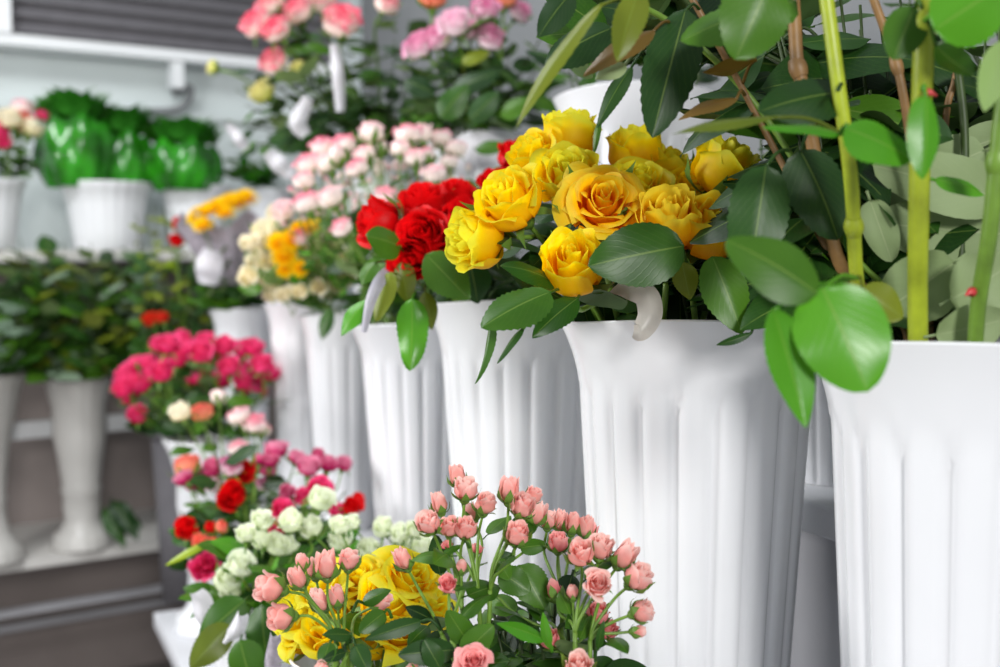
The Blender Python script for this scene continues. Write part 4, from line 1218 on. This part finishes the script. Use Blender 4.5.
hero_leaf(s7, (470, 645, 0.70), (447, 610, 0.69), 26, (0, -1, 0.3), 'leaf', attach=(465, 655, 0.70), blunt=0.65)
hero_leaf(s7, (462, 655, 0.69), (494, 625, 0.69), 28, (0.1, -1, 0.4), 'leaf', attach=(470, 665, 0.70), blunt=0.6)
hero_leaf(s7, (455, 650, 0.69), (398, 655, 0.68), 28, (0, -0.9, 0.5), 'leaf_dark', attach=(465, 658, 0.70), blunt=0.6)
hero_leaf(s7, (440, 668, 0.68), (424, 640, 0.68), 22, (0, -0.9, 0.5), 'leaf_dark', attach=(462, 675, 0.70), blunt=0.6)
hero_leaf(s12, (546, 640, 0.69), (496, 623, 0.68), 19, (0, -0.7, 0.8), 'leaf_bright', arch=0.04, attach=(552, 650, 0.70))
hero_leaf(s12, (549, 648, 0.69), (543, 612, 0.68), 12, (-0.2, -1, 0.2), 'leaf_bright', attach=(552, 652, 0.70))
hero_leaf(s10, (572, 575, 0.75), (562, 610, 0.74), 26, (0, -1, 0.2), 'leaf_dark', blunt=0.6)
hero_leaf(s8, (520, 565, 0.76), (545, 610, 0.75), 38, (0.1, -1, 0.3), 'leaf', attach=(515, 580, 0.76), blunt=0.6)
hero_leaf(s8, (500, 572, 0.745), (530, 592, 0.74), 30, (0, -1, 0.4), 'leaf', attach=(492, 585, 0.75), blunt=0.6)
hero_leaf(s8, (520, 548, 0.76), (548, 545, 0.76), 18, (0, -0.9, 0.6), 'leaf', attach=(512, 556, 0.76), blunt=0.6)
hero_leaf(s8, (498, 560, 0.74), (510, 580, 0.74), 18, (0, -1, 0.4), 'leaf', attach=(492, 572, 0.74), blunt=0.6)
hero_leaf(s5, (440, 575, 0.76), (436, 535, 0.76), 22, (-0.3, -1, 0.3), 'leaf_dark', attach=(448, 590, 0.75), blunt=0.6)
hero_leaf(s6, (462, 545, 0.73), (435, 560, 0.72), 8, (0, -0.7, 0.8), 'leaf', attach=(470, 548, 0.73))
hero_leaf(s12, (598, 650, 0.69), (604, 620, 0.69), 9, (-0.5, -1, 0.3), 'leaf', attach=(594, 662, 0.70))
for k in range(16):
    x = 425 + k * 13 if k < 14 else 380 + 10 * k
    leafy('rose_foliage_stem', 'dark leafy shoot low among the salmon spray roses', Br + V((R.uniform(-.03, .03), R.uniform(-.02, .03), 0.0)), P(min(x, 610), R.uniform(590, 655), 0.76 + R.uniform(-.03, .05)), 8, 0.036, ['leaf_dark', 'leaf'], 'greenery', 'dark shoots among the salmon spray roses', bend=0.01)
for k in range(5):
    leafy('rose_foliage_stem', 'dark leafy shoot low left of the low yellow roses', Bl + V((0, R.uniform(-.02, .02), 0.0)), P(330 + 18 * k, R.uniform(668, 690), 0.72), 6, 0.03, ['leaf_dark', 'leaf'], 'greenery', 'dark shoots low at the front left', bend=0.01)

# ================================================================== LONG STEMS IN V1
GV = 'thick rose stems in the right vase'
def stemthing(label, pts, r, mat, nodes=(), name='cut_rose'):
    P3 = [P(*p) for p in pts]
    foot = V((v1.x + (P3[-1].x - v1.x) * 0.4, v1.y + (P3[-1].y - v1.y) * 0.4, AZ + 0.02))
    root = thing(name, label, 'rose', foot, GV)
    pl = [P3[0] + (P3[0] - P3[1]).normalized() * 0.14] + P3 + [P3[-1].lerp(foot, 0.25), foot]
    c = curve(pl, 9)
    g = Geo()
    n = len(c)
    g.tube([p - foot for p in c], r * 0.9, r, 10)
    for (i, rr) in nodes:                         # swollen nodes
        k = int(i * (n - 1))
        a, b = c[k] - foot, c[min(n - 1, k + 1)] - foot
        t = (b - a).normalized()
        g.tube([a - t * 0.006, a - t * 0.003, a, a + t * 0.003, a + t * 0.006], r * 0.9, r * 0.9, 10)
        def nf(u, v, a=a, t=t):
            q = t.orthogonal().normalized(); w = t.cross(q)
            rad = r * (1 + rr * sin(pi * v))
            return a + t * (0.012 * (v - 0.5)) + (q * cos(2 * pi * u) + w * sin(2 * pi * u)) * rad
        g.grid(nf, 10, 6, closed=True)
    part('stem', g.mesh('stem', [M[mat]]), root)
    return root
def thorn(root, px, py, y, s=1.0, dirx=1):
    A = P(px, py, y) - root.location
    g = Geo()
    g.tube([A, A + V((dirx * 0.002 * s, -0.0015, 0)), A + V((dirx * 0.005 * s, -0.003, -0.002 * s))], 0.0032 * s, 0.0004, 8)
    part('thorn', g.mesh('thorn', [M['thorn']]), root)
t1 = stemthing('straight yellow green rose stem left of the thickest one', [(826, -5, 0.63), (839, 90, 0.63), (851, 180, 0.64), (857, 280, 0.67), (868, 336, 0.70)], 0.0044, 'stem_light', [(0.5, 0.35)])
t2 = stemthing('thickest upright yellow green rose stem with a red thorn', [(926, -10, 0.60), (922, 90, 0.61), (919, 200, 0.625), (918, 330, 0.655)], 0.0060, 'stem_light', [(0.22, 0.4)])
t3 = stemthing('thin brownish rose stem slanting between two yellow green ones', [(872, -5, 0.68), (890, 45, 0.68), (905, 105, 0.68), (925, 260, 0.70), (930, 335, 0.71)], 0.0028, 'stem_brown', [(0.35, 0.4)])
t4 = stemthing('olive and red brown rose stem at the left of the vase', [(793, -5, 0.70), (797, 60, 0.70), (803, 90, 0.70), (835, 250, 0.71), (876, 330, 0.72)], 0.0046, 'stem_brown', [(0.35, 0.3)])
t5 = stemthing('pale green rose stem at the right photo edge', [(1012, 40, 0.60), (1000, 130, 0.60), (990, 230, 0.61), (976, 333, 0.635)], 0.0046, 'stem', [(0.4, 0.3)])
t6 = stemthing('dark olive rose stem behind the right edge stem', [(955, 40, 0.72), (965, 150, 0.72), (958, 320, 0.72)], 0.0028, 'stem_dark')
t7 = stemthing('red brown rose stem right of the thickest stem', [(965, 20, 0.74), (955, 80, 0.74), (945, 130, 0.74), (940, 325, 0.74)], 0.0024, 'stem_brown')
t8 = stemthing('slim rose stem bending left over the yellow roses', [(690, -5, 0.74), (735, 75, 0.74), (775, 150, 0.74), (835, 260, 0.72), (905, 330, 0.71)], 0.0024, 'stem_brown')
t9 = stemthing('slim olive rose stem leaning far left at the top', [(610, -10, 0.72), (680, 30, 0.74), (760, 110, 0.74), (850, 250, 0.72), (915, 330, 0.73)], 0.0022, 'stem')
thorn(t2, 926, 93, 0.603, 1.0); thorn(t5, 972, 292, 0.622, 1.0, -1)
hero_leaf(t1, (822, 287, 0.55), (868, 392, 0.535), 94, (-0.15, -1, 0.18), 'leaf_bright', arch=0.05, fold=-0.12, serr=0.008, attach=(857, 278, 0.605), blunt=0.55, label='broad glossy bright green leaf')
hero_leaf(t1, (773, 308, 0.55), (806, 428, 0.545), 46, (-0.5, -1, 0.1), 'leaf_bright', arch=-0.05, fold=-0.4, serr=0.02, attach=(857, 278, 0.605), twist=0.6)
hero_leaf(t1, (818, 294, 0.55), (726, 240, 0.56), 66, (-0.1, -0.9, 0.6), 'leaf', arch=0.06, fold=-0.15, serr=0.01, attach=(857, 278, 0.605), blunt=0.6)
hero_leaf(t4, (800, 150, 0.68), (838, 240, 0.67), 66, (0.1, -1, 0.3), 'leaf_dark', attach=(812, 130, 0.69), blunt=0.6)
hero_leaf(t4, (766, 165, 0.66), (748, 280, 0.65), 60, (-0.1, -1, 0.2), 'leaf_dark', attach=(790, 150, 0.68), blunt=0.6)
hero_leaf(t8, (775, 117, 0.6), (672, 134, 0.6), 26, (0, -0.55, 1), 'leaf_olive', arch=0.03, attach=(845, 135, 0.61), label='pale horizontal leaf')
hero_leaf(t1, (842, 134, 0.59), (762, 128, 0.585), 26, (0, -0.6, 1), 'leaf_bright', arch=0.05, attach=(846, 135, 0.6))
hero_leaf(t1, (845, 128, 0.58), (912, 160, 0.57), 54, (0.05, -0.9, 0.6), 'leaf_bright', arch=0.05, attach=(846, 135, 0.6), blunt=0.55)
hero_leaf(t2, (926, 95, 0.565), (922, 180, 0.56), 38, (0.3, -1, 0.15), 'leaf_bright', arch=0.05, fold=-0.35, attach=(922, 90, 0.575), blunt=0.6)
hero_leaf(t2, (934, 30, 0.57), (1015, -22, 0.55), 74, (0.2, -1, 0.3), 'leaf_bright', arch=0.05, attach=(925, 20, 0.58), blunt=0.6)
hero_leaf(t2, (915, 6, 0.6), (893, 60, 0.6), 42, (-0.2, -1, 0.3), 'leaf', attach=(922, 8, 0.59), blunt=0.6)
hero_leaf(t2, (935, 45, 0.585), (975, 75, 0.58), 40, (0, -0.4, -0.9), 'leaf', attach=(924, 20, 0.58))
hero_leaf(t1, (846, 92, 0.64), (758, 112, 0.63), 58, (0, -0.9, 0.6), 'leaf_dark', attach=(838, 90, 0.61), blunt=0.6)
hero_leaf(t4, (797, 2, 0.66), (680, 42, 0.66), 66, (0, -0.75, 0.8), 'leaf', attach=(795, 15, 0.68), blunt=0.6)
hero_leaf(t4, (770, -20, 0.62), (735, 60, 0.62), 70, (0.1, -1, 0.2), 'leaf', attach=(795, -15, 0.66), blunt=0.6)
hero_leaf(t5, (1005, 40, 0.56), (984, 112, 0.56), 34, (0, 1, 0.1), 'leaf_bright', attach=(1008, 60, 0.575), label='pale folded leaf')
pal = [((1010, 200, 0.7), (872, 165, 0.71), 60), ((1015, 235, 0.72), (868, 222, 0.72), 66), ((955, 262, 0.68), (872, 318, 0.69), 70), ((950, 300, 0.66), (1015, 262, 0.66), 66), ((935, 335, 0.65), (1010, 318, 0.65), 50), ((985, 150, 0.73), (868, 196, 0.74), 60), ((1020, 130, 0.75), (930, 160, 0.75), 40), ((870, 200, 0.7), (892, 262, 0.7), 34)]
for i, (a, b_, w) in enumerate(pal):
    hero_leaf([t5, t2, t6, t7][i % 4], a, b_, w, (R.uniform(-.3, .3), -1, -0.2), 'leaf_pale', arch=0.03, fold=0.15, wave=0.08, serr=0.006, blunt=0.5, label='pale leaf underside')
hero_leaf(t6, (935, 180, 0.64), (985, 195, 0.64), 26, (0, -0.8, 0.8), 'leaf_bright')
hero_leaf(t1, (862, 290, 0.62), (903, 318, 0.62), 40, (0, -1, 0.2), 'leaf_olive', blunt=0.6, attach=(857, 278, 0.61))
hero_leaf(t9, (602, 3, 0.64), (515, 130, 0.62), 24, (-0.7, -0.7, 0.2), 'leaf_olive', arch=0.05, attach=(640, 5, 0.7), label='long olive leaf hanging left')
hero_leaf(t9, (640, -12, 0.64), (617, 62, 0.63), 34, (-0.3, -1, 0.2), 'leaf_olive', arch=0.05, attach=(655, -5, 0.7))
hero_leaf(t9, (655, 30, 0.70), (583, 76, 0.69), 30, (-0.1, -0.7, 0.7), 'leaf_brown', arch=0.05, attach=(675, 25, 0.73), label='bronze leaf')
hero_leaf(t8, (686, 8, 0.72), (652, 138, 0.70), 56, (-0.2, -1, 0.1), 'leaf_dark', arch=0.03, fold=-0.3, attach=(700, 10, 0.74), blunt=0.65)
hero_leaf(t8, (632, 66, 0.74), (597, 128, 0.74), 20, (-0.6, -1, 0.1), 'leaf_dark', attach=(660, 40, 0.74))
hero_leaf(t9, (572, -8, 0.7), (538, 38, 0.7), 34, (-0.4, -1, 0.2), 'leaf_dark', attach=(600, -10, 0.72))
hero_leaf(t9, (612, 28, 0.73), (545, 66, 0.73), 48, (0, -0.8, 0.6), 'leaf_dark', attach=(640, 20, 0.74), blunt=0.6)
hero_leaf(t9, (626, 64, 0.71), (595, 80, 0.7), 20, (-0.2, -1, 0.3), 'leaf_pale', attach=(650, 45, 0.73))
hero_leaf(t8, (757, 60, 0.72), (702, 72, 0.71), 30, (0, -0.5, -0.9), 'leaf_brown', attach=(742, 85, 0.74))
hero_leaf(t8, (738, 98, 0.70), (678, 120, 0.69), 22, (0, -0.6, 0.9), 'leaf_brown', attach=(745, 95, 0.74))
# dense dark leaves behind the stems
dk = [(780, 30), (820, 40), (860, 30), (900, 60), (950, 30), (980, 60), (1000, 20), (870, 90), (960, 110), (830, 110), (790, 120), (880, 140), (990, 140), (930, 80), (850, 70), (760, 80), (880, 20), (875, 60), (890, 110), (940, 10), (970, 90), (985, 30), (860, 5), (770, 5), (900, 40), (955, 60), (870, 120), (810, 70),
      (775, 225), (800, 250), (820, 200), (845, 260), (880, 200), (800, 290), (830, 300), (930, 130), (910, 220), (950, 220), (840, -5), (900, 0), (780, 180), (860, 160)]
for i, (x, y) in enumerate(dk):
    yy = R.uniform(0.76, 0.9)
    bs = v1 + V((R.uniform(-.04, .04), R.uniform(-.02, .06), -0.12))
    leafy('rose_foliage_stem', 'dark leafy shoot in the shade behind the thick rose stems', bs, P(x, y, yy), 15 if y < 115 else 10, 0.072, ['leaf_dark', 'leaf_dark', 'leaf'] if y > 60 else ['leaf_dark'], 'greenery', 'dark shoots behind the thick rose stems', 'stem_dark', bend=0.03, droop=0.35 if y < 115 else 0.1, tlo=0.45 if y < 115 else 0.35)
# side shoots arching left over the yellow roses
for i, (x, y) in enumerate([(560, 15), (600, 45), (640, 25), (575, 60), (660, 60), (700, 30), (720, 60), (740, 20), (690, 80), (760, 55), (620, 0), (720, 0), (645, 75), (570, -10), (745, 95), (680, 10), (610, 75)]):
    yy = R.uniform(0.84, 0.98)
    bs = v1 + V((R.uniform(-.03, .02), R.uniform(0.0, .06), -0.12))
    leafy('rose_foliage_stem', 'leafy side shoot arching left above the yellow roses', bs, P(x, y, yy), 7, 0.06, ['leaf_dark', 'leaf_dark', 'leaf'], 'greenery', 'arching shoots above the yellow roses', 'stem_dark', droop=-0.1, tlo=0.80, via=[P(845, 120, 0.80), P(max(x + 50, 700), min(y, 30), yy)])
# upper-shelf greenery
for k in range(5):
    tp = b1 + V((R.uniform(-.10, .12), R.uniform(-.02, .10), R.uniform(0.06, 0.20)))
    leafy('rose_foliage_stem', 'dark leafy shoot standing in the white vase behind the yellow roses', in_vase(b1, 0.15), tp, 8, 0.06, ['leaf_dark', 'leaf_dark', 'leaf'], 'greenery', 'dark shoots in the vase behind the yellow roses', bend=0.02, droop=-0.3)
for k in range(8):
    tp = b2 + V((R.uniform(-.10, .14), R.uniform(-.02, .10), R.uniform(0.12, 0.34)))
    leafy('rose_foliage_stem', 'dark leafy shoot standing in the low hidden vase on the upper shelf', in_vase(b2, 0.10, 0.03), tp, 12, 0.07, ['leaf_dark', 'leaf_dark', 'leaf'], 'greenery', 'dark shoots in the low hidden vase', bend=0.02)
tub = row(-0.16, -0.45, ZB)
pt = [(0.001, 0), (0.11, 0), (0.125, 0.16), (0.13, 0.165), (0.13, 0.18), (0.124, 0.18), (0.105, 0.02), (0.001, 0.02)]
solid('dark_tub', lathe_geo(pt, 48), [M['grille']], 'dark tub of dense greenery at the back right of the upper shelf', 'tub', tub)
VASES.append((tub + V((0, 0, 0.18)), 0.128, tub.z))
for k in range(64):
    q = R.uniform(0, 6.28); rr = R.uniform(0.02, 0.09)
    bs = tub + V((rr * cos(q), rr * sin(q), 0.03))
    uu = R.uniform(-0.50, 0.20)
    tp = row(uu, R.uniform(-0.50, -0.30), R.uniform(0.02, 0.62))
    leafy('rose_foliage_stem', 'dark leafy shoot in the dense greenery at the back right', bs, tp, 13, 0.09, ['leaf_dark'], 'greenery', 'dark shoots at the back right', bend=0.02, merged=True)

# ================================================================== BACKGROUND LEFT
def bucket(label, px, rimpy, y, D, base_z):
    c = P(px, rimpy, y)
    H = c.z - base_z
    r = D / 2
    pr = [(0.001, 0), (r * 0.68, 0), (r * 0.70, 0.02 * H), (r * 0.76, 0.3 * H), (r * 0.84, 0.65 * H), (r * 0.90, 0.86 * H), (r * 0.93, 0.88 * H), (r * 0.95, 0.93 * H), (r, 0.985 * H), (r, H), (r * 0.95, H), (r * 0.88, 0.88 * H), (r * 0.66, 0.05 * H), (0.001, 0.04 * H)]
    VASES.append((V(c), D / 2, base_z))
    solid('ribbed_bucket', lathe_geo(pr, 96, 0.012, 24), [M['vase']], label, 'bucket', (c.x, c.y, base_z), 'white buckets on the wall shelf')
    return V((c.x, c.y, c.z))
SZ = ZC
k0 = bucket('white ribbed bucket cut off at the left photo edge', -18, 180, 2.86, 0.215, SZ)
k1 = bucket('wide white ribbed bucket under the two green wrapped plants', 106, 183, 3.05, 0.245, SZ)
k2 = bucket('white ribbed bucket under the single green wrapped plant', 196, 186, 3.17, 0.20, SZ)
k3 = bucket('white ribbed bucket half hidden behind the lilac wrapped flowers', 270, 190, 3.3, 0.17, SZ)

def wrapped(label, px, py, y, w, h, c):
    top = P(px, py, y)
    root = thing('wrapped_plant', label, 'plant', V((top.x, top.y, c.z - 0.02)), 'green wrapped plants in the buckets')
    wr, hr = w * y / F / 2, h * y / F
    g = Geo()
    zt = P(px, py + h / 2, y).z - root.location.z
    def fn(a, b):
        q = 2 * pi * a
        r = wr * (0.62 + 0.5 * sin(pi * (0.15 + 0.72 * b))) * (1 + 0.07 * sin(7 * q + 3 * b) + 0.04 * sin(13 * q - 5 * b))
        z = zt * 0.2 + hr * b * 0.85 + 0.015 * sin(5 * q) * b
        return (r * cos(q), r * sin(q), z)
    g.grid(fn, 60, 9, closed=True)
    w_ = part('film_wrap', g.mesh('film_wrap', [M['cello']]), root); w_.location = (0, 0, 0)
    G = Geo()
    for k in range(70):
        az = k * 2.4; rad = wr * 0.85 * sqrt((k + 1) / 70)
        p = V((rad * cos(az), rad * sin(az), zt * 0.2 + hr * (0.72 + 0.3 * (1 - (rad / wr) ** 2))))
        d = V((cos(az) * 0.7, sin(az) * 0.7, 0.7))
        m, _ = leaf_mtx(p, p + d, V((0, -0.3, 1)))
        q = Geo(); l = 0.06 * R.uniform(0.8, 1.2)
        q.grid(leaf_fn(l, l * 0.7, -0.2, 0.1, 0.2, 0.05, ph=k), 2, 5)
        G.add(q, m, 0)
    part('foliage', G.mesh('foliage', [M['leaf_wrap']]), root)
    return root
wrapped('tall leafy plant in green film leaning left in the wide bucket', 76, 140, 3.0, 66, 80, k1)
wrapped('darker green film wrapped plant at the right of the wide bucket', 124, 152, 3.08, 50, 66, k1)
wrapped('green film wrapped plant standing alone in its bucket', 184, 158, 3.12, 66, 56, k2)
for i in range(6):
    leafy('green_shoot', 'dark green leafy shoot right of the wrapped plants', vb(k3, 0, 0.03), P(228 + 9 * i, R.uniform(150, 180), 3.2), 14, 0.06, ['leaf', 'leaf_wrap', 'leaf_dark'], 'greenery', 'shoots right of the wrapped plants', merged=True)
# far-left flowers
spray('pale_bouquet_stem', 'beige pink blurred blooms in the leftmost bucket', vb(k0, 0.04, 0.03), [(18, 122, 2.85, 15, 'small', None, 'coral'), (30, 128, 2.85, 12, 'small', None, 'cream'), (22, 108, 2.88, 10, 'small', None, 'white_pink'), (10, 118, 2.8, 12, 'small', None, 'cream')], 'cream', None, 6, 0.05, cat='flower')
spray('red_bouquet_stem', 'crimson blooms at the left photo edge beside beige ones', vb(k0, 0.03, 0.03), [(1, 134, 2.8, 9, 'small'), (3, 142, 2.8, 8, 'small'), (42, 116, 2.9, 7, 'small'), (-2, 128, 2.8, 8, 'small')], 'fuchsia', None, 6, 0.05, cat='flower')
for i in range(5):
    leafy('dark_shoot', 'dark shoot under the beige pink blooms at the left', vb(k0, 0.02, 0.03), P(-5 + 11 * i, R.uniform(140, 165), 2.86), 10, 0.05, ['leaf_dark', 'leaf'], 'greenery', 'shoots in the leftmost bucket', merged=True)
# the big green mass in the pedestal vases
GM = 'olive green shoots in the pedestal vase'
for i in range(64):
    x = R.uniform(8, 155); y = R.uniform(258, 385) if i % 2 else R.uniform(232, 272)
    leafy('olive_green_shoot', 'olive green leafy shoot in the blurred mass above the pedestal vase', vb(u1, 0, 0.06), P(x, y, 2.84 + R.uniform(-.14, .12)), 16, 0.078, R.choice([['leaf', 'leaf_olive'], ['leaf_dark', 'leaf'], ['leaf', 'leaf_blue'], ['leaf_dark', 'leaf_olive']]), 'greenery', GM, merged=True, bend=0.06)
for i in range(12):
    leafy('olive_green_shoot', 'dark drooping shoot low in the mass above the pedestal vase', vb(u1, 0, 0.02), P(R.uniform(20, 155), R.uniform(350, 400), 2.80 + R.uniform(-.12, .1)), 18, 0.08, ['leaf', 'leaf_blue', 'leaf_dark'], 'greenery', 'drooping shoots above the pedestal vase', merged=True, bend=0.05)
for i in range(16):
    leafy('grey_green_shoot', 'blue grey broad leaved shoot at the left photo edge', vb(u2, 0.02, 0.04), P(R.uniform(-30, 45), R.uniform(285, 395), 2.62 + R.uniform(-.08, .08)), 13, 0.075, ['leaf_blue', 'leaf_blue', 'leaf'], 'greenery', 'blue grey shoots at the left edge', merged=True, bend=0.05)
for i in range(6):
    leafy('olive_green_shoot', 'dark green shoot behind the blue grey leaves', vb(u2, 0.02, 0.04), P(R.uniform(-20, 50), R.uniform(255, 300), 2.75), 16, 0.065, ['leaf', 'leaf_dark'], 'greenery', 'shoots behind the blue grey leaves', merged=True, bend=0.05)
# dark foliage mass right of it, with orange-red and yellow-green flowers, in a floor pot hidden behind
pc = P(182, 420, 2.6)
pr = [(0.001, 0), (0.055, 0), (0.062, 0.2), (0.072, 0.4), (0.08, 0.42), (0.08, 0.43), (0.074, 0.43), (0.06, 0.2), (0.001, 0.02)]
pot_z = pc.z - 0.43
solid('dark_pot', lathe_geo([(r, z) for r, z in pr], 40), [M['grille']], 'dark pot hidden behind the fuchsia bunch', 'pot', (pc.x, pc.y, pot_z))
for i in range(26):
    leafy('dark_shoot', 'dark shoot in the shadowy mass above the fuchsia bunch', vb(pc, 0, 0.05), P(R.uniform(135, 235), R.uniform(235, 340), 2.6 + R.uniform(-.1, .12)), 15, 0.05, R.choice([['leaf_dark', 'leaf'], ['leaf_dark'], ['leaf_dark', 'leaf_olive']]), 'greenery', 'shoots in the shadowy mass', merged=True, bend=0.05)
spray('orange_red_flower_stem', 'orange red bloom glowing in the dark shoots above the fuchsia bunch', vb(pc), [(151, 320, 2.5, 9, 'small'), (162, 318, 2.5, 8, 'small')], 'orange_red', None, 3, 0.04, cat='flower')
spray('crimson_flower_stem', 'dark crimson blooms beside the yellow green sprigs', vb(pc), [(180, 225, 2.5, 9, 'small', None, 'red'), (177, 241, 2.5, 8, 'small', None, 'red'), (193, 220, 2.5, 7, 'small', None, 'red')], 'red', None, 4, 0.04, cat='flower')
for i in range(6):
    leafy('yellow_green_sprig', 'yellow green feathery sprig left of the golden flowers', vb(pc), P(136 + 9 * i, R.uniform(204, 240), 2.6), 18, 0.028, ['leaf_lime', 'leaf_olive'], 'flower', 'yellow green sprigs', merged=True)
# golden flowers in lilac wrap (v7)
spray('golden_daisy_stem', 'row of golden yellow flowers in the lilac wrap', vb(v7), [(200, 216, 2.36, 12, 'mum'), (210, 211, 2.34, 12, 'mum'), (221, 207, 2.34, 13, 'mum'), (233, 203, 2.36, 13, 'mum'), (245, 199, 2.38, 12, 'mum'), (203, 225, 2.32, 9, 'mum'), (226, 213, 2.32, 9, 'mum')], 'gold', None, 4, 0.05, cat='flower', calyx=False, lmat='leaf_dark')
g = Geo()
cc = P(228, 225, 2.42)
def wf(a, b):
    q = pi * 0.95 + pi * 1.3 * a
    r = 0.035 + 0.075 * b + 0.010 * sin(9 * q) * b
    return (cc.x + r * cos(q), cc.y + r * sin(q) + 0.02, cc.z - 0.13 + 0.14 * b + 0.02 * sin(6 * q + 1) * b)
g.grid(wf, 40, 8)
solid('mesh_wrap', g, [M['netting']], 'lilac grey mesh wrap round the golden flowers', 'wrapping')
paper('large white paper cone hanging under the golden flowers', [(213, 250), (209, 268), (207, 284)], 24, 2.36)
for i in range(16):
    leafy('dark_shoot', 'dark shoot under the golden flowers', vb(v7), P(R.uniform(200, 262), R.uniform(235, 300), 2.42 + R.uniform(-.08, .08)), 12, 0.05, ['leaf_dark', 'leaf', 'leaf_dark'], 'greenery', 'shoots under the golden flowers', merged=True, bend=0.03)
# fallen leaf sprig on the rack board
fl = thing('fallen_leaf_sprig', 'dark leaf sprig lying on the low rack board', 'leaf', P(122, 545, 2.78))
for a, b_, w in [((112, 500, 2.8), (138, 540, 2.74), 22), ((104, 508, 2.8), (125, 548, 2.74), 18), ((118, 515, 2.8), (142, 528, 2.76), 16)]:
    hero_leaf(fl, a, b_, w, (0.4, -0.8, 0.5), 'leaf_dark', wave=0.12)

# leaves that would grow through a rose head are taken off again
bpy.context.view_layer.update()
heads = []
for o in bpy.data.objects:
    if o.name.startswith('bloom'):
        sc = o.matrix_world.to_scale().x
        if sc > 0.018:
            heads.append((o.matrix_world @ V((0, 0, 0.72)), sc * 0.80))
def drop(o):
    bpy.data.objects.remove(o, do_unlink=True)
for o in [q for q in bpy.data.objects if q.name.startswith('leaf')]:
    if 'label' in o.keys() or o.data.users < 2:
        continue
    mw = o.matrix_world
    pts = [mw @ V((x, y, 0.06)) for x, y in ((0, 0.35), (0, 0.6), (0, 0.95), (0.2, 0.5), (-0.2, 0.5))]
    if any((p - c).length < r for p in pts for c, r in heads):
        drop(o)

# ================================================================== LIGHT
w = bpy.data.worlds.new('room_light')
SC.world = w
w.use_nodes = True
nt = w.node_tree
bg = nt.nodes['Background']
bg.inputs[0].default_value = (0.86, 0.92, 1.0, 1)
bg.inputs[1].default_value = 0.46

def area(name, loc, target, sx, sy, power, col=(1, 1, 1)):
    d = bpy.data.lights.new(name, 'AREA')
    d.shape = 'RECTANGLE'; d.size = sx; d.size_y = sy
    d.energy = power; d.color = col
    o = bpy.data.objects.new(name, d)
    o.location = loc
    o.rotation_euler = (V(target) - V(loc)).to_track_quat('-Z', 'Y').to_euler()
    COL.objects.link(o)
    return o
area('shop_window_light', (0.75, -2.4, 2.25), (0.1, 1.2, 1.1), 0.6, 0.6, 92, (1.0, 0.985, 0.96))
area('side_fill_light', (-1.55, 0.75, 1.65), (0.0, 1.6, 1.05), 0.5, 0.7, 27, (1.0, 0.99, 0.98))  # added fill that brightens the left vase faces, no window there
area('background_fill_light', (-1.1, 1.5, 2.75), (-1.0, 2.4, 1.0), 1.2, 0.4, 30, (0.97, 0.99, 1.0))  # added overhead fill to brighten the background at the left
SC.cycles.use_denoising = True
SC.cycles.sample_clamp_indirect = 4
